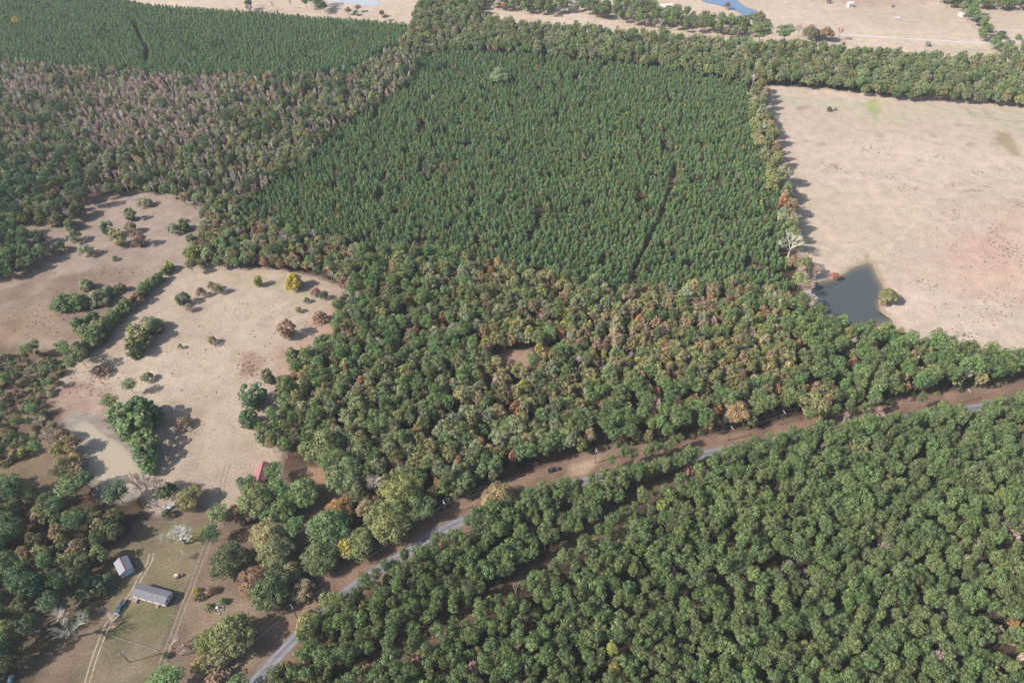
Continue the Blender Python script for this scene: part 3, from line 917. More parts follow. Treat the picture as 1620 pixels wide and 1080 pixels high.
# --- homestead
put(R_, 108, 992, 62, .85, 'taupe', 'wide bare grey brown tree beside the driveway')
put(R_, 92, 978, 40, 1.0, 'grey', 'grey bare tree entangled with the wide bare tree')
put(S_, 148, 928, 40, .7, 'deep', 'dark green hedge bush behind the yellow green bush')
put(S_, 132, 938, 30, .7, 'dark', 'very dark bush at the end of the hedge near the driveway')
put(S_, 170, 918, 26, .8, 'dark', 'very dark bush at the hedge end near the metal barn')
put(S_, 160, 937, 16, 1.0, 'lime', 'small yellow green bush in front of the dark hedge')
put(S_, 141, 968, 14, 1.3, 'bright', 'small bright green sapling by the turning loop')
put(R_, 264, 848, 34, .8, 'pale', 'pale twiggy tree standing on the green lawn')
put(R_, 285, 848, 44, .8, 'pale', 'broad pale twiggy tree over the green lawn')
put(R_, 288, 878, 18, 1.0, 'grey', 'small grey bare tree with a stout trunk in the yard')
put(S_, 311, 935, 14, 1.0, 'yellow', 'yellow bush beside the farm track')
put(S_, 314, 946, 12, 1.0, 'dark', 'dark small bush below the yellow bush by the farm track')
put(S_, 334, 934, 18, .7, 'brown', 'brown bush across the farm track from the yellow bush')
put(S_, 330, 960, 14, .7, 'pine', 'small green bush beside the log pile')
put(S_, 354, 951, 12, .8, 'bright', 'tiny bright green bush above the log pile')
put(P_, 346, 812, 30, 1.35, 'pine', 'tall open pine beside the farm track')
put(P_, 334, 842, 28, 1.2, 'deep', 'dark pine below a tall open pine at the farm track')
put(B, 361, 885, 56, .8, 'dark', 'broad dark oak standing alone between farm track and oak grove')
put(S_, 262, 1036, 11, 1.0, 'bright', 'tiny bright green bush near the fence corner')
put(R_, 266, 1018, 34, .9, 'grey', 'grey bare tree at the yard fence corner')
put(R_, 284, 1030, 28, .9, 'mauve', 'mauve bare tree next to the fence corner tree')
put(B, 367, 1000, 64, .85, 'olive', 'large round olive oak near the road bend')
put(B, 330, 1012, 42, .85, 'olive', 'olive oak touching the large round oak near the road bend')
put(B, 346, 1037, 38, .8, 'khaki', 'khaki oak below the large round oak near the road bend')
put(B, 322, 1050, 36, .8, 'khaki', 'khaki tree in front of the grove by the road bend')
put(P_, 262, 1076, 52, .9, 'bright', 'bright green pine by the bottom of the yard')
put(P_, 374, 1084, 36, 1.0, 'bright', 'bright green pine at the roadside by the asphalt')
put(S_, 345, 1078, 44, .5, 'brown', 'brown brush at the roadside')
OAKS = [(425, 845, 52, .8, 'tan'), (436, 873, 54, .85, 'olive'), (404, 918, 50, .85, 'brown'), (428, 930, 62, .8, 'dark'), (458, 902, 38, .9, 'khaki'), (478, 932, 36, .7, 'brown'), (520, 832, 62, .8, 'green'),
        (536, 806, 42, .8, 'orange'), (505, 878, 52, .85, 'green'), (545, 866, 30, 1.1, 'yellow'), (566, 858, 50, .8, 'olive'), (405, 787, 54, .85, 'olive'), (447, 802, 44, .85, 'green'), (478, 776, 48, .85, 'green'),
        (375, 812, 34, .8, 'brown'), (395, 812, 26, .8, 'brown'), (600, 812, 46, .95, 'olive'), (578, 803, 30, 1.2, 'tan'), (640, 778, 64, .85, 'olive'), (616, 828, 58, .8, 'olive'), (660, 800, 50, .85, 'green'), (545, 745, 60, .8, 'green'), (510, 700, 62, .8, 'olive')]
for a, b, w, r, t in OAKS:
    put(B, a, b, w, r, t, f'big spreading oak with {WORD[t]} leaves in the grove beside the road', f'{WORD[t]} grove oaks')
put(R_, 592, 768, 40, .9, 'grey', 'grey bare tree among the green oaks at the grove edge')
put(P_, 465, 831, 32, 1.1, 'bright', 'bright green pine among the tan and green oaks')
put(P_, 433, 745, 30, 1.1, 'pine', 'green pine shading the side of the red roofed building')
put(P_, 440, 771, 34, 1.0, 'bright', 'bright green round pine just below the red roofed building')
put(P_, 390, 765, 30, 1.1, 'deep', 'dark pine at the lower end of the red roofed building')
put(P_, 426, 812, 26, 1.1, 'bright', 'bright green young pine in front of the big olive oak')
# --- by the road
put(B, 790, 787, 52, .85, 'tan', 'tan leafed tree standing by the road across from the oak wood')
put(B, 1168, 650, 38, 1.2, 'tan', 'tall tan tree with a pale leaning trunk at the roadside')
put(P_, 1286, 640, 48, .9, 'olive', 'large light green pine bulging into the roadside')
put(R_, 1388, 660, 38, .8, 'mauve', 'mauve bare tree among the pines beside the road')
put(S_, 1088, 745, 20, .9, 'red', 'small red maple among the pines near the firebreak')
put(S_, 705, 998, 18, .9, 'pinkish', 'small pinkish red tree at the edge of the firebreak')
put(B, 490, 985, 46, 1.0, 'khaki', 'khaki tree leading the roadside trees by the asphalt')
put(R_, 512, 978, 36, 1.0, 'pale', 'pale bare tree behind the khaki roadside tree')
put(B, 522, 952, 36, 1.0, 'olive', 'olive tree above the pale bare roadside tree')
# --- grey pond and field edge
put(B, 1321, 436, 14, 1.0, 'rust', 'small rust red tree on the bank of the grey pond')
put(R_, 1254, 386, 46, .9, 'grey', 'wide whitish bare tree on the field edge above the grey pond')
for a, b, w in ((1272, 412, 30), (1284, 420, 28), (1268, 432, 30), (1292, 430, 24), (1276, 452, 28), (1282, 470, 30)):
    put(R_, a, b, w, 1.1, 'grey' if a % 4 else 'pinkish', f'bare {"grey" if a % 4 else "pinkish"} tree crowding the grey pond shore', f'bare {"grey" if a % 4 else "pinkish"} pond shore trees')
put(B, 1407, 467, 28, .8, 'olive', 'olive bush tree alone on the sandy bank of the grey pond')
put(S_, 1398, 478, 13, 1.2, 'tan', 'tan bush touching the olive tree on the sandy pond bank')
put(S_, 1312, 173, 9, .8, 'deep', 'small dark green bush in the top of the tan field')
put(S_, 1321, 173, 6, .8, 'taupe', 'tiny grey brown bush beside a dark green one in the tan field')
put(B, 790, 119, 32, .8, 'sage', 'greyish round tree standing alone inside the young pine plantation')
for a, b, w in ((655, 403, 14), (668, 406, 16), (684, 404, 14), (700, 408, 16), (716, 407, 15), (730, 410, 14), (745, 409, 12), (900, 440, 13), (812, 425, 12)):
    put(S_, a, b, w, .6, 'pale', 'whitish leafless brush between young plantation and mixed wood', 'whitish brush at the plantation foot')
# --- far fields
for a, b, w, r, t, l in ((1206, 47, 36, .95, 'pine', 'big dark pine at the end of the far tree row'), (1243, 49, 29, 1.0, 'pine', 'big rounded pine beyond the end of the far tree row'),
                         (1265, 45, 17, 1.2, 'pinkish', 'pinkish bare tree behind the rounded far pine'), (1283, 49, 22, 1.0, 'khaki', 'khaki tree in the short far row by the ranch road'),
                         (1294, 56, 22, .6, 'deep', 'low dark bush beneath the khaki far tree'), (1308, 52, 22, .9, 'brown', 'brown tree in the short far row by the ranch road'),
                         (1330, 49, 19, 1.1, 'mauve', 'mauve bare tree where the far row meets the ranch road'), (1467, 70, 10, .7, 'taupe', 'lone grey brown bush below the ranch road'),
                         (1311, 2, 8, .9, 'brown', 'lone brown bush in the far field'), (1585, 56, 15, .8, 'deep', 'rounded dark bush beside the ranch road'), (1611, 59, 10, .7, 'green', 'small green bush by the ranch road'),
                         (1597, 69, 15, 1.2, 'pine', 'upright pine beyond the ranch road bend'), (1150, 8, 11, 1.0, 'brown', 'brown tree on the bank of the blue pond'), (1203, 24, 15, 1.0, 'khaki', 'khaki tree at the foot of the blue pond'),
                         (27, 36, 11, 1.6, 'yellow', 'golden yellow tree inside the far pine plantation'), (60, 42, 8, 1.2, 'orange', 'small orange tree inside the far pine plantation')):
    k = R_ if 'bare' in l else P_ if 'pine at' in l or 'rounded pine' in l or 'upright pine' in l else S_ if 'bush' in l else B
    put(k, a, b, w, r, t, l)

# ------------------------------------------------------------------ woods: regions filled tree by tree
NO_GO = [(ROAD_W, 3.3), (wpoly([(800, 775), (870, 745), (950, 722)]), 5.0), (TRACK_W, 2.6)]
TUB = [(BREAK_W, 2.0), (BREAK_B_W, 2.2)]
WATER = [wpoly(POND_MUD_PX), wpoly(POND_GREY_PX)]
CLEAR = [wpoly(p) for p in ([(786, 562), (838, 552), (846, 577), (815, 590), (792, 580)], [(396, 728), (436, 724), (432, 768), (398, 764)])]
placed = [(t['x'], t['y'], t['w']) for t in TREES]


def scatter(region, poly, spacing, mix, rot=0.0, jitter=.42, row=1.0, test_z=None, thin=0.0):
    """fill a traced outline: trees stand on the ground, the outline is matched at crown height"""
    P = np.array(poly, float)
    zt = test_z if test_z is not None else 7.0
    W = wpoly(poly, zt)
    c = W.mean(0)
    R = np.hypot(*(W - c).T).max() + spacing
    k = int(R / spacing) + 1
    I, J = np.meshgrid(np.arange(-k, k + 1), np.arange(-int(k / row) - 1, int(k / row) + 2))
    a = I.ravel() * spacing + (J.ravel() % 2) * spacing * .5
    b = J.ravel() * spacing * row
    a = a + RNG.uniform(-jitter, jitter, a.size) * spacing
    b = b + RNG.uniform(-jitter, jitter, b.size) * spacing * row
    x = c[0] + a * math.cos(rot) - b * math.sin(rot)
    y = c[1] + a * math.sin(rot) + b * math.cos(rot)
    ok = (y > 20)
    x, y = x[ok], y[ok]
    px, py, _ = proj(x, y, zt)
    ok = inside(P, px, py)
    for L, d in NO_GO:
        ok &= dist_line(L, x, y) > d
    for L, d in TUB:
        ok &= dist_line(L, x, y) > d
    for Q in WATER + CLEAR:
        ok &= sdist(Q, x, y) < -2.0
    if thin:
        ok &= (vnoise(x, y, 7.0) > thin * 2.2) & (RNG.random(x.size) > thin * .4)
    x, y, px, py = x[ok], y[ok], px[ok], py[ok]
    if placed:
        A = np.array(placed)
        keep = np.ones(len(x), bool)
        for ax, ay, aw in A:
            keep &= np.hypot(x - ax, y - ay) > .36 * aw
        x, y, px, py = x[keep], y[keep], px[keep], py[keep]
    for i in range(len(x)):
        m = mix(px[i], py[i], x[i], y[i]) if callable(mix) else mix
        r = random.random() * sum(q[0] for q in m)
        for q in m:
            r -= q[0]
            if r <= 0:
                break
        _, kind, tint, (h0, h1), (w0, w1) = q
        TREES.append(dict(kind=kind, x=x[i], y=y[i], w=random.uniform(w0, w1), h=random.uniform(h0, h1), tint=tint, rgb=jit(TINT[tint]), label=None, group=None, region=region, hand=False))


# young pine plantation in the middle
PLANT_A = [(668, 84), (720, 80), (800, 84), (900, 92), (1000, 100), (1100, 116), (1180, 132), (1184, 160), (1190, 200), (1205, 240), (1218, 280), (1228, 310), (1240, 345), (1246, 400), (1254, 440),
           (1250, 466), (1215, 468), (1190, 466), (1150, 460), (1120, 453), (1080, 453), (1040, 456), (1000, 460), (970, 453), (930, 443), (880, 438), (840, 428), (790, 418), (745, 408), (690, 400),
           (640, 393), (600, 390), (560, 388), (540, 384), (500, 375), (470, 368), (440, 356), (420, 345), (395, 350), (368, 345), (385, 325), (420, 295), (450, 270), (480, 255), (515, 215), (560, 185), (600, 160), (640, 135), (655, 110)]


def mix_a(px, py, x, y):
    n, n2 = vnoise(x, y, 16.0), vnoise(x + 300, y, 45.0)
    g = 3.0 if n > .55 else .6
    edge = .5 if px < 620 or py < 130 else 0.12
    return [(8, 'young_pine_tree', 'young', (6, 9), (3.0, 4.8)), (3 * g, 'young_pine_tree', 'pine', (5.5, 9), (2.9, 4.7)), (1.6 * g, 'young_pine_tree', 'green', (5, 8.5), (2.8, 4.4)), (3.0 if n < .4 else .5, 'young_pine_tree', 'deep', (5, 9), (3.0, 4.6)), (1.0 * n2, 'young_pine_tree', 'lime', (4.5, 7.5), (2.8, 4.4)),
            (.30 + edge * .4, 'broadleaf_tree', 'khaki', (5, 8), (3.0, 4.6)), (.16, 'broadleaf_tree', 'brown', (5, 7.5), (2.6, 4)), (.04 + edge * .3, 'bare_sapling', 'taupe', (6, 9), (2.4, 4)), (.25, 'broadleaf_tree', 'olive', (5, 8), (3, 4.5))]


ROWDIR = math.atan2(*(BREAK_W[0] - BREAK_W[-1])[::-1])
scatter('young', PLANT_A, 2.75, mix_a, ROWDIR, .44, 1.0, 4.5, thin=.10)
PLANT_B = [(-140, -60), (40, -60), (110, -12), (190, 0), (240, 8), (300, 12), (380, 18), (440, 22), (500, 28), (580, 32), (640, 38), (655, 42), (635, 62), (600, 80), (570, 98), (530, 110), (480, 116),
           (420, 113), (350, 113), (300, 116), (240, 116), (200, 106), (110, 102), (60, 98), (0, 93), (-140, 90)]
scatter('far', PLANT_B, 3.0, lambda px, py, x, y: [(10, 'young_pine_tree', 'young', (7, 9), (4.2, 5.4)), (3, 'young_pine_tree', 'pine', (6.8, 9), (4.0, 5.2)), (1.2 if vnoise(x, y, 30) > .55 else .2, 'young_pine_tree', 'deep', (8, 11), (4.2, 5.6)),
                                               (.12, 'broadleaf_tree', 'khaki', (7, 10), (4, 5)), (.06, 'bare_sapling', 'taupe', (7, 9), (3, 4))], .3, .36, 1.1, 6)

# creek woods with grey leafless saplings
CREEK = [(-140, 88), (0, 94), (60, 100), (110, 105), (200, 108), (240, 118), (300, 118), (350, 115), (420, 115), (480, 118), (530, 112), (570, 100), (600, 82), (640, 60), (668, 84), (655, 108), (640, 133), (600, 158),
         (560, 183), (515, 213), (480, 252), (450, 268), (420, 293), (385, 323), (362, 345), (395, 345), (440, 350), (470, 360), (500, 368), (545, 376), (570, 385), (552, 425), (530, 440), (500, 428), (470, 415), (430, 415),
         (400, 408), (360, 412), (320, 412), (300, 420), (288, 402), (300, 375), (322, 348), (312, 322), (280, 306), (230, 294), (190, 296), (160, 300), (140, 315), (118, 335), (92, 345), (60, 345), (30, 345), (-140, 350)]
BARE1 = np.array([(120, 128), (250, 116), (340, 122), (350, 165), (335, 215), (250, 240), (180, 240), (105, 215), (80, 190), (140, 160)])
BARE2 = np.array([(10, 112), (110, 112), (130, 150), (60, 172), (0, 165)])


def mix_c(px, py, x, y):
    bare = bool(inside(BARE1, px, py) or inside(BARE2, px, py))
    n = vnoise(x, y, 30.0)
    west = px < 170 and py > 240
    b = 20 if bare else (8.0 if py < 300 and n > .5 else 3.0)
    if py > 340:
        return [(4, 'broadleaf_tree', 'olive', (8, 13), (6, 9)), (3, 'broadleaf_tree', 'sage', (8, 13), (6, 9)), (2, 'broadleaf_tree', 'green', (8, 13), (6, 9)), (1.6, 'broadleaf_tree', 'brown', (7, 11), (5, 8)),
                (1.2, 'broadleaf_tree', 'tan', (7, 11), (5, 8)), (.5, 'broadleaf_tree', 'rust', (7, 11), (5, 7)), (.5, 'broadleaf_tree', 'lime', (7, 11), (5, 7)), (.8, 'bare_tree', 'grey', (9, 12), (5, 7)), (.6, 'pine_tree', 'deep', (10, 14), (5, 6))]
    return [(3.4, 'broadleaf_tree', 'olive', (9, 14), (6, 9)), (5, 'broadleaf_tree', 'sage', (9, 14), (6, 9.5)), (2.4, 'broadleaf_tree', 'green', (9, 14), (6, 9)), (.8, 'broadleaf_tree', 'dark', (10, 15), (7, 10)),
            (6 if west else .8, 'pine_tree', 'deep', (13, 19), (6, 9)), (1.2, 'broadleaf_tree', 'khaki', (9, 13), (5, 7)), (.6, 'broadleaf_tree', 'tan', (9, 13), (5, 7)), (.10, 'broadleaf_tree', 'orange', (8, 12), (4, 6)), (.08, 'broadleaf_tree', 'rust', (8, 12), (4, 6)),
            (b, 'bare_sapling', 'ash', (9, 14), (3.5, 5.5)), (b * .7, 'bare_sapling', 'blush', (9, 13), (3.5, 5.5)), (b * .25, 'bare_tree', 'mauve', (10, 14), (5, 7))]


scatter('creek', CREEK, 5.3, mix_c, .2, .45, 1.0, 8)
scatter('creek', [tuple(q) for q in BARE1], 5.8, [(3, 'bare_sapling', 'ash', (8, 13), (3.5, 5.5)), (3, 'bare_sapling', 'blush', (8, 12), (3.5, 5.5)), (.8, B, 'tan', (6, 9), (4, 6)), (.5, B, 'khaki', (7, 10), (4, 6))], .5, .48, 1.0, 7)
scatter('creek', [tuple(q) for q in BARE2], 5.2, [(3, 'bare_sapling', 'ash', (8, 13), (3.5, 5.5)), (2, 'bare_sapling', 'blush', (8, 12), (3.5, 5.5))], .5, .48, 1.0, 7)
scatter('hayedge', [(-140, 356), (0, 352), (30, 358), (58, 368), (70, 388), (66, 406), (45, 420), (0, 432), (-140, 450)], 6.0,
        [(3, 'pine_tree', 'deep', (12, 16), (6, 8)), (3, 'broadleaf_tree', 'green', (10, 14), (6, 9)), (2, 'broadleaf_tree', 'dark', (10, 14), (6, 9)), (1, 'broadleaf_tree', 'olive', (10, 13), (6, 8))], .1, .42, 1.0, 7)

# mixed wood between the plantation and the road
WOOD_E = [(545, 452), (548, 420), (570, 400), (600, 392), (640, 388), (690, 394), (745, 402), (790, 412), (840, 422), (880, 430), (930, 438), (970, 448), (1000, 456), (1040, 450), (1080, 446), (1120, 446), (1190, 458), (1255, 462), (1280, 488),
          (1310, 500), (1345, 516), (1380, 516), (1420, 514), (1460, 532), (1500, 545), (1540, 552), (1620, 560), (1780, 556), (1780, 570), (1620, 592), (1560, 598), (1500, 604), (1420, 620), (1340, 638), (1300, 648), (1250, 652),
          (1200, 664), (1150, 672), (1100, 678), (1050, 682), (1000, 688), (950, 694), (900, 710), (850, 727), (800, 742), (750, 760), (700, 780), (650, 808), (605, 825), (585, 812), (565, 785), (535, 758), (515, 735), (480, 715), (440, 708),
          (420, 695), (408, 680), (425, 645), (440, 615), (452, 590), (465, 562), (500, 540), (515, 518), (535, 500), (520, 485), (545, 470)]


def mix_e(px, py, x, y):
    n = vnoise(x, y, 26.0)
    big, med = (6.0, 10.5), (4.6, 7.8)
    hb, hm = (11, 16), (9, 13)
    if px > 1250 or (px > 930 and py > 610):                                     # pines beside the road
        return [(5.0 + 4 * n, 'pine_tree', 'pine', (13, 18), (6, 9)), (1.5, 'pine_tree', 'bright', (13, 17), (5.5, 8)), (2.4, 'broadleaf_tree', 'olive', hb, med), (1.4, 'broadleaf_tree', 'khaki', hm, med), (.8, 'broadleaf_tree', 'tan', hm, med),
                (.45, 'broadleaf_tree', 'rust', hm, (4, 6)), (.3, 'broadleaf_tree', 'pinkish', hm, (4, 6)), (.5, 'bare_tree', 'grey', hm, (4, 6)), (.3, 'broadleaf_tree', 'orange', hm, (4, 6))]
    if px > 760 + 120 * (n - .5) and py < 655:                                   # autumn colours in the middle
        return [(3.0, 'broadleaf_tree', 'khaki', hb, big), (2.4, 'broadleaf_tree', 'tan', hb, med), (2.4, 'broadleaf_tree', 'olive', hb, big), (1.6, 'broadleaf_tree', 'sage', hb, big), (1.2, 'broadleaf_tree', 'lime', hm, med), (1.1, 'broadleaf_tree', 'brown', hm, med),
                (.55, 'broadleaf_tree', 'rust', hm, (4, 6.5)), (.5, 'broadleaf_tree', 'orange', hm, (4, 6.5)), (.22, 'broadleaf_tree', 'yellow', hm, (3.5, 5.5)), (.3, 'broadleaf_tree', 'pinkish', hm, (4, 6)), (.7, 'bare_tree', 'grey', hm, (5, 7)),
                (1.6 + 3.5 * max(0, n - .45), 'pine_tree', 'pine', (12, 17), (6, 8)), (1.6, 'broadleaf_tree', 'green', hb, big), (.6, 'broadleaf_tree', 'dark', hb, med)]
    pine = 5.5 if (py < 600 and px < 760) else 1.8
    return [(3.2, 'broadleaf_tree', 'green', hb, big), (3.2, 'broadleaf_tree', 'olive', hb, big), (2.4, 'broadleaf_tree', 'sage', hb, big), (pine, 'pine_tree', 'pine', (12, 17), (6, 8)), (pine * .4, 'pine_tree', 'bright', (11, 16), (5, 7)), (1.0, 'broadleaf_tree', 'khaki', hm, med),
            (.55, 'broadleaf_tree', 'tan', hm, (4, 6.5)), (.45, 'broadleaf_tree', 'rust', hm, (4, 6)), (.35, 'broadleaf_tree', 'orange', hm, (4, 6)), (.35, 'bare_tree', 'pale', hm, (4, 6)), (.3, 'broadleaf_tree', 'brown', hm, (4, 7))]


scatter('mixed', WOOD_E, 5.5, mix_e, .35, .45, 1.0, 8.5)

# tree line between plantation and tan field
LINE = [(1190, 128), (1206, 124), (1214, 150), (1218, 190), (1230, 225), (1236, 260), (1244, 290), (1252, 320), (1260, 350), (1266, 375), (1262, 400), (1275, 430), (1285, 465), (1262, 470), (1254, 440), (1246, 400), (1238, 345), (1226, 310), (1216, 280), (1204, 240), (1190, 200), (1186, 160)]
scatter('line', LINE, 7.2, [(3, B, 'olive', (13, 20), (8.4, 12.0)), (2.5, B, 'sage', (13, 20), (8.4, 12.0)), (2, B, 'khaki', (12, 18), (7.2, 10.8)), (1, B, 'tan', (12, 17), (7.2, 9.6)), (.6, B, 'orange', (12, 16), (6.0, 9.6)), (.6, B, 'brown', (12, 16), (6.0, 9.6)), (1, B, 'green', (12, 17), (7.2, 10.8)), (.6, R_, 'pale', (12, 16), (7.2, 9.6))], .1, .4, 1.0, 7.5)

# far forest band and the rows beyond
BAND = [(640, 60), (650, 36), (660, 10), (690, -40), (772, -60), (766, 4), (752, 24), (770, 31), (800, 30), (850, 38), (900, 42), (960, 50), (1010, 52), (1060, 57), (1120, 62), (1170, 62), (1200, 66), (1260, 68), (1320, 74), (1400, 82), (1460, 86), (1500, 91), (1560, 92),
        (1600, 88), (1780, 96), (1780, 168), (1620, 158), (1560, 152), (1500, 150), (1440, 147), (1380, 142), (1320, 132), (1260, 127), (1210, 122), (1180, 126), (1100, 110), (1000, 95), (900, 87), (800, 79), (720, 75), (668, 82)]
scatter('band', BAND, 6.8, lambda px, py, x, y: [(3.2, B, 'sage', (11, 16), (7, 11)), (3, B, 'olive', (11, 16), (7, 11)), (3, B, 'green', (11, 16), (7, 11)), (2 if px < 1100 else 1, P_, 'pine', (13, 18), (6, 9)), (.9, B, 'khaki', (10, 14), (6, 9)), (.4, B, 'brown', (9, 13), (5, 8)), (.12, B, 'rust', (8, 12), (4, 6)),
                                               (.8 if px < 1000 else .3, R_, 'mauve', (10, 14), (6, 8)), (.5, B, 'dark', (11, 15), (7, 10))], .15, .45, 1.0, 8)
FAR_MIX = [(3, P_, 'pine', (14, 19), (8, 11)), (2, B, 'green', (11, 15), (8, 11)), (1.4, B, 'sage', (10, 14), (7, 10)), (1, B, 'khaki', (9, 13), (7, 9)), (.7, R_, 'mauve', (10, 13), (7, 9)), (.4, B, 'brown', (9, 12), (6, 8))]
for poly, sp in (([(772, -30), (896, -30), (894, 14), (865, 16), (820, 10), (775, 4)], 9.0),
                 ([(912, -4), (960, 2), (1000, -14), (1024, -4), (1040, 14), (1075, 16), (1130, 24), (1196, 32), (1198, 50), (1150, 46), (1080, 40), (1010, 32), (950, 22), (912, 10)], 9.0),
                 ([(1516, -10), (1535, -10), (1552, 22), (1562, 40), (1572, 52), (1556, 54), (1548, 44), (1535, 30), (1522, 14)], 8.5),
                 ([(1544, -60), (1780, -60), (1780, 14), (1620, 10), (1580, 6), (1556, 6)], 9.0), ([(1496, -30), (1512, -20), (1514, 2), (1500, 4), (1488, -6)], 7.0),
                 ([(1570, 64), (1585, 72), (1605, 82), (1625, 88), (1780, 92), (1780, 80), (1625, 78), (1600, 74), (1580, 62)], 8.0)):
    scatter('farrow', poly, sp, FAR_MIX, .1, .4, .8, 8)
scatter('farrow', [(384, 2), (392, 0), (400, 14), (390, 16)], 9, FAR_MIX, 0, .4, 1, 8)
scatter('farrow', [(474, -6), (515, -2), (522, 12), (505, 12), (480, 8)], 9, [(3, P_, 'deep', (14, 18), (8, 10)), (1, B, 'dark', (10, 13), (7, 9))], 0, .4, 1, 8)
scatter('farrow', [(524, 2), (600, 16), (640, 26), (636, 34), (590, 22), (530, 16)], 15, [(2, B, 'brown', (7, 10), (6, 8)), (2, R_, 'mauve', (8, 11), (6, 8)), (2, B, 'dark', (6, 9), (6, 8)), (1, B, 'sage', (8, 11), (7, 9))], 0, .45, 1, 5)
scatter('farrow', [(400, 4), (470, 4), (474, 12), (404, 12)], 19, [(2, R_, 'mauve', (8, 11), (6, 9)), (1, S_, 'brown', (4, 5), (5, 7))], 0, .45, 1, 5)

# mature pine stand across the road, with its firebreak
STAND = [(478, 1005), (500, 965), (530, 955), (570, 920), (604, 892), (645, 874), (668, 866), (706, 841), (740, 825), (764, 803), (804, 783), (834, 771), (864, 761), (890, 749), (920, 737), (950, 733), (978, 717), (1002, 707), (1040, 697), (1078, 691), (1100, 701), (1106, 717), (1125, 721), (1150, 689), (1180, 679), (1222, 676), (1262, 661), (1300, 649), (1340, 641), (1362, 636), (1420, 637), (1452, 629), (1492, 631), (1502, 647), (1540, 649), (1562, 637), (1580, 621), (1620, 611), (1800, 590), (1800, 1400), (260, 1400), (390, 1110), (440, 1055), (470, 1028)]


def mix_g(px, py, x, y):
    edge = px > 1540 and py > 820
    west = px < 640 and py > 930
    n = vnoise(x, y, 24)
    return [(9, P_, 'pine', (10.5, 17), (3.5, 6.6)), (3 + 5 * n, P_, 'green', (9.5, 16), (3.3, 6.2)), (1.2, P_, 'lime' if n > .8 else 'pine', (11, 15), (4.5, 6.5)), (.35 + (2.2 if west else 0), B, 'olive', (9, 13), (5, 8)), (.12 + (.8 if west else 0), B, 'khaki', (8, 11), (4, 6)),
            (.16 + (1.5 if edge else 0), B, 'pinkish', (8, 11), (4, 6)), (.10 + (1.2 if edge else 0), R_, 'mauve', (9, 13), (4, 6)), (.05 + (.5 if edge else 0), B, 'orange', (7, 10), (3, 5))]


RL = resample(ROAD_W, 3.9)
RT = np.gradient(RL, axis=0)
RT /= np.linalg.norm(RT, axis=1)[:, None]
for q, tdir in zip(RL, RT):
    sx, sy, _ = proj(q[0], q[1], 0)
    if not (492 < sx < 548 or 728 < sx < 892 or 922 < sx < 1092 or 1140 < sx < 1490 or 1566 < sx < 1790): continue
    d = random.uniform(5.0, 7.6)
    x, y = q[0] + tdir[1] * d + random.uniform(-1, 1), q[1] - tdir[0] * d + random.uniform(-1, 1)
    TREES.append(dict(kind=P_, x=x, y=y, w=random.uniform(4.6, 6.6), h=random.uniform(10.5, 14.5), tint=random.choice(['pine', 'pine', 'green']), rgb=None, label=None, group=None, region='stand', hand=False))
    TREES[-1]['rgb'] = jit(TINT[TREES[-1]['tint']])
scatter('stand', STAND, 4.0, mix_g, .62, .46, 1.0, 9.5, thin=.035)

# wood beside the homestead; dark tints are partly real, partly painted-in vignetting
SW = [(-140, 770), (0, 760), (36, 766), (70, 785), (100, 792), (140, 796), (185, 812), (205, 838), (190, 862), (165, 880), (140, 898), (120, 912), (104, 930), (84, 950), (66, 975), (40, 1000), (20, 1030), (-10, 1060), (-140, 1200)]


def mix_sw(px, py, x, y):
    if py > 890 or px < 30:
        return [(6, P_, 'deep', (13, 18), (7, 10)), (4, B, 'dark', (11, 15), (8, 11)), (.6, B, 'olive', (10, 14), (7, 10)), (.6, P_, 'bright', (12, 15), (6, 8))]
    return [(3, B, 'olive', (10, 14), (7, 11)), (3, B, 'tan', (9, 13), (6, 9)), (2.4, B, 'khaki', (10, 13), (7, 10)), (1.4, P_, 'deep', (12, 16), (6, 9)), (1.3, B, 'green', (10, 14), (7, 10)), (.7, R_, 'taupe', (10, 13), (6, 9)), (1.8, B, 'dark', (10, 13), (7, 9))]


scatter('home', SW, 7.2, mix_sw, .2, .42, 1.0, 8)
# scrub west of the muddy pond
SCRUB = [(-140, 575), (0, 560), (60, 552), (100, 575), (88, 610), (70, 640), (85, 665), (60, 690), (40, 720), (0, 735), (-140, 740)]
scatter('scrub', SCRUB, 3.5, lambda px, py, x, y: [(3, S_, 'brown', (1.5, 3), (2.5, 4.5)), (3, S_, 'dark', (1.5, 3), (2.5, 4.5)), (2.5, S_, 'sage', (1.8, 3.2), (2.5, 5)), (1.5, S_, 'khaki', (1.6, 3.2), (2.5, 4.5)), (3.4, 'young_pine_tree', 'pine', (5, 9), (3, 4.5)), (1.0, P_, 'pine', (8, 12), (4.5, 6.5)),
                                                (.8, R_, 'taupe', (4, 7), (3, 5)), (.4, S_, 'rust', (1.5, 2.5), (2, 4))], .2, .48, 1.0, 2.5)
# undergrowth along the wood edges
for poly, sp in (([(600, 845), (680, 798), (760, 765), (860, 732), (950, 700), (1050, 688), (1150, 678), (1240, 660), (1240, 668), (1150, 688), (1050, 697), (950, 709), (860, 742), (760, 776), (690, 806), (612, 856)], 4.6),
                 ([(1340, 644), (1500, 610), (1620, 596), (1620, 603), (1500, 618), (1345, 652)], 5.0)):
    scatter('edge', poly, sp, [(3, S_, 'dark', (2, 4), (3, 5)), (2, S_, 'olive', (2, 4), (3, 5)), (1, S_, 'brown', (2, 3), (2.5, 4)), (1, S_, 'green', (2, 4), (3, 5))], .3, .45, 1, 1.5)

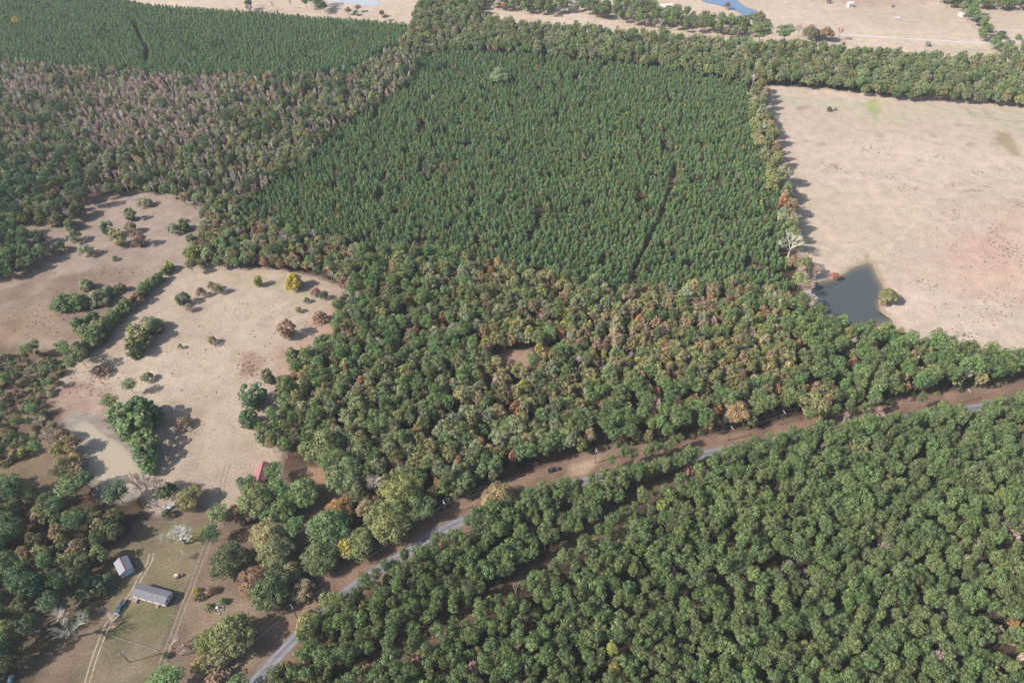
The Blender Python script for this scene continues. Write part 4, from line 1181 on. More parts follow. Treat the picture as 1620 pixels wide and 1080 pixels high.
# ------------------------------------------------------------------ turn the list into objects
PLACE = {'young': 'in the young plantation divided by a narrow firebreak', 'far': 'in the far pine plantation beyond the creek wood', 'creek': 'in the creek wood between the two plantations', 'hayedge': 'in the dark wood beside the mown hay field',
         'mixed': 'in the mixed wood between plantation and road', 'line': 'in the tree line along the tan field with the grey pond', 'band': 'in the forest belt behind the tan field', 'farrow': 'in the tree rows of the far fields',
         'stand': 'in the dense pine stand across the road', 'home': 'in the wood beside the metal barn and driveway', 'scrub': 'in the scrub west of the muddy pond', 'edge': 'in the undergrowth between road verge and mixed wood'}
KINDWORD = {'bushy_tree': 'bushy tree', 'oak_tree': 'oak', 'broadleaf_tree': 'leafy tree', 'pine_tree': 'mature pine', 'young_pine_tree': 'young pine', 'cedar_tree': 'cedar', 'shrub': 'bush', 'bare_tree': 'bare tree', 'bare_sapling': 'bare sapling'}
CAT = {'bushy_tree': 'tree', 'oak_tree': 'oak tree', 'broadleaf_tree': 'tree', 'pine_tree': 'pine tree', 'young_pine_tree': 'pine tree', 'cedar_tree': 'cedar tree', 'shrub': 'bush', 'bare_tree': 'bare tree', 'bare_sapling': 'bare tree'}
LIMIT = 300

MARKS = [((875, 744), 'near the black pickup'), ((704.7, 813.6), 'near the transformer pole'), ((1151, 697), 'near the pole by the leaning tan tree'), ((815, 570), 'beside the bare dirt clearing'), ((1345, 470), 'close to the grey pond'),
         ((415, 745), 'near the red roofed cabin'), ((1057, 316), 'near the white hunting blind'), ((1519, 638), 'near the pole at the far road gap'), ((1286, 640), 'near the large roadside pine'), ((192, 900), 'near the tin barn'), ((1088, 745), 'near the small red maple'),
         ((790, 787), 'near the tan roadside tree'), ((790, 119), 'near the greyish round tree'), ((453, 522), 'near the bulky brown cedar')]
MARKS = [(unproj(*a)[:2], b) for a, b in MARKS]
PAST_W, FIELD_W, HAY_W, PLANT_W = wpoly(PASTURE), wpoly(RIGHT_FIELD), wpoly(HAY), wpoly(PLANT_A, 4.5)


def where(t):
    x, y = np.array([t['x']]), np.array([t['y']])
    for m, ph in MARKS:
        if math.hypot(m[0] - t['x'], m[1] - t['y']) < 24: return ph
    for L, d, ph in ((ROAD_W, 12, 'beside the asphalt road'), (TRACK_W, 10, 'edging the dirt firebreak'), (BREAK_W, 7, 'edging the plantation firebreak')):
        if dist_line(L, x, y)[0] < d: return ph
    for Q, ph in ((PAST_W, 'bordering the pasture'), (FIELD_W, 'bordering the tan field'), (HAY_W, 'bordering the hay field'), (PLANT_W, 'bordering the young plantation')):
        if t['region'] != 'young' and dist_line(Q, x, y, True)[0] < 12: return ph
    if t['region'] == 'mixed' and dist_line(ROAD_W, x, y)[0] < 32: return 'along the road verge'
    if t['region'] == 'young' and dist_line(PLANT_W, x, y, True)[0] < 9: return 'on the plantation border'
    return 'away from any edge'


SIZEWORD = {'bushy_tree': (6, 8), 'broadleaf_tree': (6.5, 9.0), 'pine_tree': (6.0, 7.8), 'young_pine_tree': (3.8, 4.6), 'shrub': (3.2, 4.2), 'bare_tree': (5, 6.5), 'bare_sapling': (3.4, 4.4), 'cedar_tree': (4, 6), 'oak_tree': (10, 14)}
SHORT = {'young': 'young plantation', 'far': 'far plantation', 'creek': 'creek wood', 'hayedge': 'hay field wood', 'mixed': 'mixed wood', 'line': 'field edge tree line', 'band': 'forest belt', 'farrow': 'far tree rows',
         'stand': 'pine stand across the road', 'home': 'homestead wood', 'scrub': 'scrub by the muddy pond', 'edge': 'roadside undergrowth'}


def auto_label(t):
    a, b = SIZEWORD[t['kind']]
    sz = 'small' if t['w'] < a else 'broad' if t['w'] > b else 'middling'
    lab = f"{sz} {WORD[t['tint']]} {KINDWORD[t['kind']]} in the {SHORT[t['region']]}"
    w = where(t)
    return lab if len((lab + ' ' + w).split()) > 16 else lab + ' ' + w


proto_obj = {}
STUFF = {}
by_kind = {}
for t in TREES:
    by_kind.setdefault(t['kind'], []).append(t)
n_single = 0
for kind, lst in by_kind.items():
    for t in lst:
        px, py, zc = proj(t['x'], t['y'], t['h'] * CZ[kind])
        seen = -5 < px < 1625 and -5 < py < 1085
        t['size'] = (1e6 if t['hand'] else 0) + t['w'] * t['h'] / zc ** 2 * 1e5 if seen else -1.0 / zc
        t['seen'] = seen
    lst.sort(key=lambda t: -t['size'])
    made = 0
    for t in lst:
        v = random.randrange(len(PROTO[kind]))
        t['v'], t['rz'] = v, random.uniform(0, 6.283)
        if (t['seen'] and made < LIMIT) or t['hand']:
            made += 1
            tm, cm = PROTO[kind][v]
            root = empty(kind, (t['x'], t['y'], 0.0), t['rz'])
            root.scale = (t['w'], t['w'], t['h'])
            lab = t['label'] or auto_label(t)
            tag(root, lab, CAT[kind], t['group'] or (None if t['label'] else lab.replace(KINDWORD[kind], KINDWORD[kind] + ('es' if kind == 'shrub' else 's'), 1)))
            tr = link(bpy.data.objects.new(STEM_NAME.get(kind, 'trunk'), tm), root)
            cr = link(bpy.data.objects.new(CROWN_NAME.get(kind, 'crown'), cm), root)
            cr['tint'] = t['rgb']
            if kind.startswith('bare'):
                tr['tint'] = t['rgb']
            proto_obj.setdefault((kind, v), (tr, cr))
        else:
            STUFF.setdefault((kind, t['region']), []).append(t)
    n_single += made
print('TREES', len(TREES), 'single', n_single, {k: len(v) for k, v in by_kind.items()})


def scatter_tree(kind):
    ng = bpy.data.node_groups.new('plant_' + kind, 'GeometryNodeTree')
    ng.interface.new_socket('Geometry', in_out='INPUT', socket_type='NodeSocketGeometry')
    ng.interface.new_socket('Geometry', in_out='OUTPUT', socket_type='NodeSocketGeometry')
    N, L = ng.nodes, ng.links
    gi, go = N.new('NodeGroupInput'), N.new('NodeGroupOutput')
    iop = N.new('GeometryNodeInstanceOnPoints')
    allj = N.new('GeometryNodeJoinGeometry')
    for v in range(len(PROTO[kind])):
        if (kind, v) not in proto_obj: continue
        j = N.new('GeometryNodeJoinGeometry')
        for o in proto_obj[(kind, v)]:
            oi = N.new('GeometryNodeObjectInfo')
            oi.inputs['Object'].default_value = o
            L.new(oi.outputs['Geometry'], j.inputs[0])
        g = N.new('GeometryNodeGeometryToInstance')
        L.new(j.outputs[0], g.inputs[0])
        L.new(g.outputs[0], allj.inputs[0])
    L.new(gi.outputs[0], iop.inputs['Points'])
    L.new(allj.outputs[0], iop.inputs['Instance'])
    iop.inputs['Pick Instance'].default_value = True
    for nm, ty, sock in (('var', 'INT', 'Instance Index'), ('rot', 'FLOAT_VECTOR', 'Rotation'), ('scl', 'FLOAT_VECTOR', 'Scale')):
        a = N.new('GeometryNodeInputNamedAttribute')
        a.data_type = ty
        a.inputs['Name'].default_value = nm
        L.new(a.outputs['Attribute'], iop.inputs[sock])
    L.new(iop.outputs[0], go.inputs[0])
    return ng


GROUPS = {}


def stuff_obj(name, kind, lst, label):
    if kind not in GROUPS:
        GROUPS[kind] = scatter_tree(kind)
    n = len(lst)
    me = bpy.data.meshes.new(name)
    me.vertices.add(n)
    me.vertices.foreach_set('co', np.array([(t['x'], t['y'], 0) for t in lst], np.float32).ravel())
    a = me.attributes.new('var', 'INT', 'POINT'); a.data.foreach_set('value', np.array([t['v'] for t in lst], np.int32))
    a = me.attributes.new('rot', 'FLOAT_VECTOR', 'POINT'); a.data.foreach_set('vector', np.array([(0, 0, t['rz']) for t in lst], np.float32).ravel())
    a = me.attributes.new('scl', 'FLOAT_VECTOR', 'POINT'); a.data.foreach_set('vector', np.array([(t['w'], t['w'], t['h']) for t in lst], np.float32).ravel())
    a = me.attributes.new('tint', 'FLOAT_VECTOR', 'POINT'); a.data.foreach_set('vector', np.array([t['rgb'] for t in lst], np.float32).ravel())
    o = link(bpy.data.objects.new(name, me))
    md = o.modifiers.new('plant', 'NODES')
    md.node_group = GROUPS[kind]
    return tag(o, label, kind='stuff')


WOODNAME = {'young': 'young_plantation', 'far': 'far_plantation', 'creek': 'creek_wood', 'hayedge': 'hay_field_wood', 'mixed': 'mixed_wood', 'line': 'tree_line', 'band': 'forest_belt', 'farrow': 'far_rows', 'stand': 'pine_stand', 'home': 'homestead_wood', 'scrub': 'scrub', 'edge': 'roadside_undergrowth'}
MASS = {'broadleaf_tree': 'leafy_foliage', 'pine_tree': 'mature_pine_forest', 'young_pine_tree': 'young_pine_forest', 'cedar_tree': 'cedar_foliage', 'shrub': 'shrubbery', 'bare_tree': 'leafless_woods', 'bare_sapling': 'leafless_saplings_woods'}
for (kind, region), lst in STUFF.items():
    stuff_obj(f'{WOODNAME[region]}_{MASS[kind]}', kind, lst, f'countless {KINDWORD[kind]}s {PLACE[region]}')


# ------------------------------------------------------------------ buildings
M_SHINGLE = plain('grey_shingles', (0.105, 0.10, 0.108), .85, noise=.25, scale=1.5)
M_SIDING = plain('white_siding', (0.50, 0.50, 0.51), .6, noise=.06)
M_SKIRT = plain('brown_skirting', (0.19, 0.12, 0.09), .8, noise=.2)
M_GLASS = plain('dark_glass', (0.03, 0.035, 0.045), .08, noise=.1, spec=.6)
M_TRIM = plain('white_trim', (0.52, 0.52, 0.52), .5, noise=.04)
M_WOOD = plain('weathered_wood', (0.17, 0.13, 0.10), .85, noise=.3)
M_TIN = plain('galvanised_tin', (0.135, 0.135, 0.158), .6, .0, noise=.18, scale=.8)
M_RIDGE = plain('red_trim', (0.27, 0.10, 0.08), .5, noise=.2)
M_RED = plain('red_metal_roof', (0.225, 0.090, 0.085), .45, .1, noise=.18, scale=1.2)
M_BARNWALL = plain('pale_sheet_wall', (0.30, 0.31, 0.33), .5, noise=.12)
M_DOOR = plain('pale_blue_door', (0.36, 0.44, 0.46), .5, noise=.08)
M_PALE = plain('pale_roof', (0.52, 0.52, 0.52), .5, noise=.08)


def gable(root, L, W, wall_h, ridge_h, roof_mat, wall_mat, over=.3, base=0.0, name_wall='wall', ribs=None):
    """gabled shell: x along the ridge from 0 to L, y from 0 to W"""
    hw = W / 2
    w = MB()
    w.box(0, L, 0, W, base, wall_h)
    for x in (0.0, L):
        e = .001 if x == 0 else -.001
        w.add([(x + e, 0, wall_h), (x + e, W, wall_h), (x + e, hw, ridge_h - .05)], [(0, 1, 2)])
    w.build(name_wall, wall_mat, root)
    sl = (ridge_h - wall_h) / hw
    out = []
    for sgn in (-1, 1):
        y_e = hw + sgn * (hw + over)
        z_e = wall_h - over * sl
        r = MB()
        t = .09
        v = [(-over, hw, ridge_h), (L + over, hw, ridge_h), (L + over, y_e, z_e), (-over, y_e, z_e)]
        r.add(v + [(a, b, c + t) for a, b, c in v], [(0, 1, 2, 3), (7, 6, 5, 4), (0, 4, 5, 1), (1, 5, 6, 2), (2, 6, 7, 3), (3, 7, 4, 0)])
        o = r.build('roof', roof_mat, root)
        out.append(o)
        if ribs:
            n = int((L + 2 * over) / ribs)
            for k in range(n + 1):
                x = -over + .03 + k * (L + 2 * over - .06) / n
                q = MB()
                q.tube([(x, hw, ridge_h + t + .012), (x, y_e, z_e + t + .012)], [.03, .03], 4)
                q.build('rib', roof_mat, o)
    return out


def frame_from(pA, pB):
    a, b = np.array(pA), np.array(pB)
    d = b - a
    return a, math.atan2(d[1], d[0]), float(np.hypot(d[0], d[1]))


# mobile home
A, rz, L = frame_from(unproj(213, 946)[:2], unproj(263.5, 960)[:2])
home = empty('mobile_home', (A[0], A[1], 0), rz)
tag(home, 'long white mobile home with grey shingle roof in the fenced yard', 'house')
gable(home, L, 5.2, 3.1, 4.05, M_SHINGLE, M_SIDING, .28, .75)
MB().box(.04, L - .04, .04, 5.16, 0, .75).build('skirting', M_SKIRT, home)
rm = home.children[1]
MB().box(-.3, L + .3, 2.5, 2.7, 4.13, 4.19).build('ridge_cap', M_SHINGLE, home)
for x, y in ((L * .55, 1.4), (L * .68, 1.7)):
    MB().tube([(x, y, 3.6), (x, y, 4.25)], [.13, .13], 8).build('vent_pipe', M_TRIM, home)
for x0 in (2.2, 6.0, 9.0, L - 2.6):
    w = MB().box(x0, x0 + 1.1, -.05, -.002, 1.5, 2.6).build('window', M_TRIM, home)
    MB().box(x0 + .1, x0 + 1.0, -.07, -.052, 1.6, 2.5).build('pane', M_GLASS, w)
for x0 in (.9, L * .72):
    d = MB().box(x0, x0 + .95, -.06, -.002, .78, 2.85).build('door', M_TRIM, home)
    MB().box(x0 + .78, x0 + .86, -.11, -.06, 1.7, 1.85).build('handle', M_WOOD, d)
    st = MB()
    for k in range(4):
        st.box(x0 - .2, x0 + 1.2, -1.5 + k * .36, -.08, k * .19 + .002, (k + 1) * .19)
    st.build('steps', M_WOOD, home)
po = MB().box(-.2, 2.2, -1.9, -.1, .62, .74).build('porch', M_WOOD, home)
for x in (-.1, 2.1):
    MB().tube([(x, -1.8, 0), (x, -1.8, 1.7)], [.06, .06], 4).build('post', M_WOOD, po)
for y0 in (1.2, 3.2):
    w = MB().box(L + .002, L + .05, y0, y0 + 1.0, 1.6, 2.6).build('window', M_TRIM, home)
    MB().box(L + .052, L + .07, y0 + .1, y0 + .9, 1.7, 2.5).build('pane', M_GLASS, w)

# metal barn: ridge from back to front
a3, b3 = unproj(188.5, 882, 4.3), unproj(197.8, 901, 4.3)
d = (b3 - a3)[:2]; L = float(np.hypot(*d)); rz = math.atan2(d[1], d[0])
Wb = float(np.hypot(*(unproj(180, 890, 3)[:2] - unproj(201, 878, 3)[:2]))) * .96
off = np.array([-math.sin(rz), math.cos(rz)]) * (-Wb / 2)
barn = empty('metal_barn', (a3[0] + off[0], a3[1] + off[1], 0), rz)
tag(barn, 'small tin barn with red ridge trim and pale roll-up door', 'barn')
gable(barn, L, Wb, 3.0, 4.25, M_TIN, M_BARNWALL, .2, 0, ribs=.9)
MB().box(-.25, L + .25, Wb / 2 - .16, Wb / 2 + .16, 4.34, 4.42).build('ridge_cap', M_RIDGE, barn)
MB().box(L + .21, L + .26, -.15, .12, 2.75, 2.95).build('gutter', M_RIDGE, barn)
dr = MB().box(L + .002, L + .06, Wb * .30, Wb * .86, .02, 2.6).build('door', M_DOOR, barn)
for k in range(5):
    MB().box(L + .062, L + .085, Wb * .31, Wb * .85, .1 + k * .5, .13 + k * .5).build('panel_seam', M_BARNWALL, dr)
MB().box(L + .002, L + .07, Wb * .08, Wb * .22, .02, 2.05).build('side_door', M_BARNWALL, barn)

# red roofed building
a3, b3 = unproj(416.7, 729.5, 4.2), unproj(408, 759.5, 4.2)
d = (b3 - a3)[:2]; L = float(np.hypot(*d)); rz = math.atan2(d[1], d[0]); Wr = 5.6
off = np.array([-math.sin(rz), math.cos(rz)]) * (-Wr / 2)
red = empty('red_roofed_cabin', (a3[0] + off[0], a3[1] + off[1], 0), rz)
tag(red, 'red metal roofed cabin half hidden by pines at the pasture edge', 'cabin')
gable(red, L, Wr, 2.7, 4.1, M_RED, M_WOOD, .3, 0, ribs=1.0)
MB().box(-.32, L + .32, Wr / 2 - .14, Wr / 2 + .14, 4.2, 4.27).build('ridge_cap', M_RED, red)
for x0 in (1.2, 4.0, 6.5):
    w = MB().box(x0, x0 + 1.0, -.05, -.002, 1.1, 2.1).build('window', M_TRIM, red)
    MB().box(x0 + .1, x0 + .9, -.07, -.052, 1.2, 2.0).build('pane', M_GLASS, w)
dd = MB().box(L + .002, L + .06, 1.0, 2.0, .02, 2.1).build('door', M_TRIM, red)
MB().box(L + .06, L + .1, 1.75, 1.83, 1.0, 1.1).build('handle', M_WOOD, dd)


def shed(px, py, w, l, h, rz, roof, wall, name, label, cat='barn'):
    p = unproj(px, py)
    r = empty(name, (p[0] - w / 2 * math.cos(rz), p[1] - w / 2 * math.sin(rz), 0), rz)
    tag(r, label, cat)
    gable(r, w, l, h, h + l * .2, roof, wall, .3)
    MB().box(w * .4, w * .6, -.06, -.002, .02, h * .8).build('door', M_WOOD, r)
    for f in (.12, .72):
        q = MB().box(w * f, w * (f + .14), -.05, -.002, h * .35, h * .75).build('window', M_TRIM, r)
        MB().box(w * (f + .02), w * (f + .12), -.07, -.052, h * .4, h * .7).build('pane', M_GLASS, q)
    return r


shed(1055, 17, 12, 9, 4, .05, M_PALE, M_SIDING, 'white_barn', 'white roofed barn behind the far tree row')
shed(1345, 12, 5, 5, 4.5, .1, M_PALE, M_SIDING, 'white_shed', 'small white shed alone in the far field')
shed(1527, 27, 9, 7, 3, .3, plain('brown_roof', (0.36, 0.26, 0.23), .8), M_SIDING, 'ranch_house', 'brown roofed ranch house under the trees by the ranch road', 'house')
shed(1506, 3, 10, 8, 3.2, .2, M_PALE, M_SIDING, 'white_roofed_house', 'white roofed house among trees at the edge of the far field', 'house')
shed(1412, 12, 2.6, 2.6, 2.2, .1, M_TIN, M_WOOD, 'tin_shed', 'tiny tin shed beside the far field track', 'shed')

# hunting blind in the plantation firebreak
p = unproj(1057, 316)
hb = empty('hunting_blind', (p[0], p[1], 0), .3)
hb.scale = (.62, .62, .62)
tag(hb, 'white hunting blind on legs at the head of the plantation firebreak', 'hunting blind')
MB().box(-.9, .9, -.9, .9, 2.4, 4.2).build('cabin', M_TRIM, hb)
MB().box(-1.05, 1.05, -1.05, 1.05, 4.2, 4.36, .2, .2).build('roof', M_PALE, hb)
MB().box(-.6, .6, -.95, -.902, 3.3, 3.8).build('window', M_GLASS, hb)
for sx in (-1, 1):
    for sy in (-1, 1):
        MB().tube([(sx * 1.1, sy * 1.1, 0), (sx * .8, sy * .8, 2.4)], [.07, .07], 4).build('leg', M_WOOD, hb)


# ------------------------------------------------------------------ vehicles
M_TYRE = plain('tyre_rubber', (0.03, 0.03, 0.03), .9)
M_RIM = plain('wheel_rim', (0.5, 0.5, 0.52), .35, .7)
M_LAMP = plain('headlight_lens', (0.8, 0.8, 0.78), .15)
M_TAIL = plain('tail_light', (0.5, 0.03, 0.03), .25)
M_LINER = plain('bed_liner', (0.035, 0.035, 0.04), .8)


def vehicle(kind, px, py, toward, paint, name, label):
    p = unproj(px, py)
    q = unproj(*toward)
    rz = math.atan2(q[1] - p[1], q[0] - p[0])
    v = empty(name, (p[0], p[1], 0), rz)
    tag(v, label, 'pickup truck' if kind == 'pickup' else 'car')
    m = plain(name + '_paint', paint, .28, .0, noise=.06, spec=.6)
    if kind == 'pickup':
        LEN, HW = 2.95, .98
        body = [(-LEN, .55), (-LEN, 1.12), (-.95, 1.14), (-.95, 1.16), (1.25, 1.16), (2.75, 1.02), (LEN, .86), (LEN, .45), (-2.6, .42)]
        cab = (-.95, 1.35, 1.86, .42, .18)
    else:
        LEN, HW = 2.3, .9
        body = [(-LEN, .5), (-LEN, .92), (-2.0, .98), (.9, .96), (2.05, .84), (LEN, .68), (LEN, .35), (-2.1, .35)]
        cab = (-1.75, 1.05, 1.45, .55, .2)
    MB().extrude_y(body, -HW, HW).build('body', m, v)
    x0, x1, top, tx, ty = cab
    zb = 1.158 if kind == 'pickup' else .95
    MB().box(x0, x1, -HW + .04, HW - .04, zb, top, tx, ty).build('cab', m, v)
    # glass set just proud of the sloping cab faces
    h = top - zb
    for sg, x in ((1, x1), (-1, x0)):
        f0, f1 = .15, .88
        xa, xb = x - sg * tx * f0 + sg * .012, x - sg * tx * f1 + sg * .012
        ya, yb = HW - .04 - ty * f0 - .1, HW - .04 - ty * f1 - .06
        MB().add([(xa, -ya, zb + h * f0), (xa, ya, zb + h * f0), (xb, yb, zb + h * f1), (xb, -yb, zb + h * f1)], [(0, 1, 2, 3)]).build('windshield' if sg > 0 else 'rear_window', M_GLASS, v)
    for sg in (-1, 1):
        f0, f1 = .2, .85
        ya, yb = sg * (HW - .04 - ty * f0 + .012), sg * (HW - .04 - ty * f1 + .012)
        MB().add([(x0 + tx * f0 + .15, ya, zb + h * f0), (x1 - tx * f0 - .2, ya, zb + h * f0), (x1 - tx * f1 - .15, yb, zb + h * f1), (x0 + tx * f1 + .1, yb, zb + h * f1)], [(0, 1, 2, 3)]).build('side_window', M_GLASS, v)
    if kind == 'pickup':
        bed = MB().box(-LEN + .12, -1.08, -HW + .12, HW - .12, 1.125, 1.16).build('bed', M_LINER, v)
        for y in (-HW + .06, HW - .06):
            MB().box(-LEN, -.98, y - .055, y + .055, 1.12, 1.3).build('bed_rail', m, bed)
        MB().box(-LEN, -LEN + .1, -HW + .12, HW - .12, 1.12, 1.3).build('tailgate', m, bed)
    for sx in (-1, 1):
        for sy in (-1, 1):
            cx = sx * LEN * .62
            w = MB().tube([(cx, sy * (HW - .22), .38), (cx, sy * (HW + .02), .38)], [.38, .38], 14).build('wheel', M_TYRE, v)
            MB().tube([(cx, sy * (HW + .0), .38), (cx, sy * (HW + .04), .38)], [.22, .2], 10).build('rim', M_RIM, w)
    for sy in (-1, 1):
        MB().box(LEN - .04, LEN + .025, sy * HW * .72 - .17, sy * HW * .72 + .17, .66 if kind == 'pickup' else .5, .84 if kind == 'pickup' else .64).build('headlight', M_LAMP, v)
        MB().box(-LEN - .025, -LEN + .04, sy * HW * .85 - .09, sy * HW * .85 + .09, .75, 1.05 if kind == 'pickup' else .88).build('tail_light', M_TAIL, v)
    MB().box(LEN - .02, LEN + .1, -HW * .95, HW * .95, .4, .58).build('front_bumper', M_RIM if kind == 'pickup' else m, v)
    MB().box(-LEN - .1, -LEN + .02, -HW * .95, HW * .95, .42, .6).build('rear_bumper', M_RIM if kind == 'pickup' else m, v)
    return v


vehicle('pickup', 192, 960.5, (184, 972), (0.022, 0.055, 0.072), 'teal_pickup', 'dark teal pickup parked on the driveway near the mobile home')
vehicle('pickup', 875, 744, (860, 748), (0.012, 0.013, 0.018), 'black_pickup', 'black pickup parked on the grass verge beside the road')
vehicle('car', 274, 801, (268, 804), (0.22, 0.225, 0.25), 'silver_car', 'silver car under a tree near the muddy pond')
vehicle('car', 17, 1078, (14, 1086), (0.20, 0.26, 0.28), 'pale_blue_car', 'pale blue car in the shade of the homestead wood')
vehicle('car', 419, 752, (423, 747), (0.5, 0.5, 0.5), 'white_car', 'white car parked against the red roofed cabin')
vehicle('pickup', 1420, 29, (1430, 30), (0.55, 0.55, 0.55), 'white_truck', 'white truck standing in the middle of the far field')
vehicle('car', 1545, 38, (1551, 39), (0.55, 0.55, 0.55), 'white_hatchback', 'white car parked under the trees by the ranch house')


# ------------------------------------------------------------------ yard and field clutter
def mound(name, px, py, rx, rz, mat, label, cat, n=26):
    p = unproj(px, py)
    r = empty(name, (p[0], p[1], 0))
    tag(r, label, cat)
    for k in range(n):
        a, q = random.uniform(0, 6.28), math.sqrt(random.random()) * rx
        L = random.uniform(.8, 2.4); t = random.uniform(0, 6.28); e = random.uniform(-.3, .3)
        z = random.uniform(.1, rz) * (1 - (q / rx) ** 2) + .1
        c = Vector((math.cos(a) * q, math.sin(a) * q, z))
        dv = Vector((math.cos(t), math.sin(t), e)) * L / 2
        MB().tube([c - dv, c + dv], [random.uniform(.08, .2), random.uniform(.05, .14)], 5).build('log', mat, r)
    return r


M_DEAD = plain('dead_wood', (0.13, 0.12, 0.12), .9, noise=.4, scale=1)
M_LOG = plain('grey_log', (0.28, 0.23, 0.19), .9, noise=.3, scale=1)
mound('debris_pile', 347, 544, 2.6, 1.2, M_DEAD, 'dark grey debris pile in the open pasture', 'debris pile', 34)
mound('log_pile', 346, 960, 2.6, 1.0, M_LOG, 'heap of logs and brush between farm track and oaks', 'log pile', 30)
p = unproj(344.5, 962)
tk = empty('white_drum', (p[0], p[1], .55)); tag(tk, 'small white drum lying on the log heap', 'drum')
MB().tube([(-.5, 0, .45), (-.42, 0, .45), (.42, 0, .45), (.5, 0, .45)], [.38, .42, .42, .38], 12).build('barrel', M_TRIM, tk)
MB().tube([(.5, 0, .45), (.56, 0, .45)], [.1, .1], 8).build('cap', M_WOOD, tk)
# round hay bale
M_HAY = plain('hay', (0.38, 0.29, 0.16), .95, noise=.3, scale=6)
p = unproj(280.5, 912)
hb = empty('hay_bale', (p[0], p[1], 0), .5); tag(hb, 'pale round hay bale in the yard behind the mobile home', 'hay bale')
o = MB().tube([(-.8, 0, .95), (-.72, 0, .95), (0, 0, .97), (.72, 0, .95), (.8, 0, .95)], [.86, .95, .97, .95, .86], 18).build('bale', M_HAY, hb)
M_TWINE = plain('twine', (0.75, 0.7, 0.55), .8)
for x in (-.45, 0, .45):
    MB().tube([(x - .02, 0, .96), (x + .02, 0, .96)], [.99, .99], 18).build('twine', M_TWINE, hb)
p = unproj(286, 911)
sp = empty('feed_trough', (p[0], p[1], 0), .5); tag(sp, 'dark feed trough beside the hay bale', 'trough')
MB().box(-.9, .9, -.5, .5, .35, .85, -.08, -.08).build('tub', M_DEAD, sp)
for x in (-.75, .75):
    MB().box(x - .06, x + .06, -.4, .4, 0, .35).build('leg', M_DEAD, sp)

# ------------------------------------------------------------------ utility poles and cables
M_POLE = plain('pole_wood', (0.10, 0.075, 0.06), .9, noise=.3, scale=4)
M_ARM = plain('bleached_crossarm', (0.42, 0.40, 0.38), .7, noise=.15)
M_CABLE = plain('cable', (0.10, 0.09, 0.09), .5)
tops = []


def utility_pole(px, py, h, rz, label, can=False):
    p = unproj(px, py)
    r = empty('utility_pole', (p[0], p[1], 0), rz)
    tag(r, label, 'utility pole', 'wooden utility poles')
    MB().tube([(0, 0, 0), (0, 0, h * .5), (0, 0, h)], [.2, .17, .13], 8).build('pole', M_POLE, r)
    arm = MB().box(-1.25, 1.25, -.17, -.04, h - .75, h - .55).build('crossarm', M_ARM, r)
    for x in (-1.1, -.4, .4, 1.1):
        MB().tube([(x, -.1, h - .55), (x, -.1, h - .25)], [.07, .05], 6).build('insulator', M_ARM, arm)
    if can:
        MB().tube([(.32, 0, h - 2.1), (.32, 0, h - 1.2)], [.24, .24], 10).build('transformer', M_ARM, r)
    return r, h


POLES = [(296, 1120, 'wooden utility pole outside the yard where the road leaves', False), (470, 977, 'wooden utility pole at the verge corner by the khaki roadside tree', False),
         (704.7, 813.6, 'wooden utility pole with transformer between the oak wood and road', True), (941, 732, 'wooden utility pole near the black pickup', True),
         (1151, 697, 'wooden utility pole beside the tall tan leaning tree', False), (1232, 672, 'wooden utility pole near the large light green roadside pine', False), (1519, 638, 'wooden utility pole at the far road gap', False), (1770, 598, 'wooden utility pole beyond the far road gap', False)]
PW = [unproj(a, b)[:2] for a, b, _, _ in POLES]
for i, (a, b, lab, can) in enumerate(POLES):
    d = PW[min(i + 1, len(PW) - 1)] - PW[max(i - 1, 0)]
    rz = math.atan2(d[1], d[0]) + math.pi / 2
    utility_pole(a, b, 11.0, rz, lab, can)
    tops.append((PW[i], rz))


def cable(p0, p1, sag, label, group):
    pts = []
    for k in range(13):
        t = k / 12
        q = np.array(p0) * (1 - t) + np.array(p1) * t
        q[2] -= sag * 4 * t * (1 - t)
        pts.append(tuple(q))
    o = MB().tube(pts, [.032] * 13, 4).build('overhead_cable', M_CABLE)
    tag(o, label, 'cable', group)


SPANS = ['past the yard', 'beside the oak grove', 'from the transformer pole toward the black pickup', 'from the black pickup to the leaning tan tree', 'past the leaning tan tree', 'behind the large light green pine', 'beyond the far road gap']
for i in range(len(tops) - 1):
    for x, z in ((-1.1, 10.8), (1.1, 10.8), (0, 8.6)):
        e = []
        for (p, r) in (tops[i], tops[i + 1]):
            e.append((p[0] + math.cos(r) * x, p[1] + math.sin(r) * x, z))
        cable(e[0], e[1], 1.1, f'thin overhead cable strung along the road {SPANS[i]}', f'cables {SPANS[i]}')
yp, _ = utility_pole(205.5, 1047, 10.0, .6, 'lone utility pole in the yard beside the driveway', True)
del yp['group']

# ------------------------------------------------------------------ yard fences
M_FPOST = plain('fence_post', (0.20, 0.185, 0.17), .8, noise=.25)
M_FWIRE = plain('fence_wire', (0.22, 0.21, 0.205), .6, .0)


def fence(px, label, h=1.25, step=2.6):
    L = wpoly(px)
    r = empty('wire_fence', (L[0][0], L[0][1], 0)); tag(r, label, 'fence')
    o0 = L[0]
    P = []
    for i in range(len(L) - 1):
        n = max(1, int(np.hypot(*(L[i + 1] - L[i])) / step))
        for k in range(n):
            P.append(L[i] + (L[i + 1] - L[i]) * k / n)
    P.append(L[-1])
    pm = MB().tube([(0, 0, 0), (0, 0, h + .12)], [.075, .065], 5).mesh('post', M_FPOST)
    for q in P:
        o = link(bpy.data.objects.new('post', pm), r)
        o.location = (q[0] - o0[0], q[1] - o0[1], 0)
    for z, rad in ((h, .028), (h * .66, .014), (h * .33, .014)):
        MB().tube([(q[0] - o0[0], q[1] - o0[1], z) for q in P], [rad] * len(P), 4).build('wire', M_FWIRE, r)


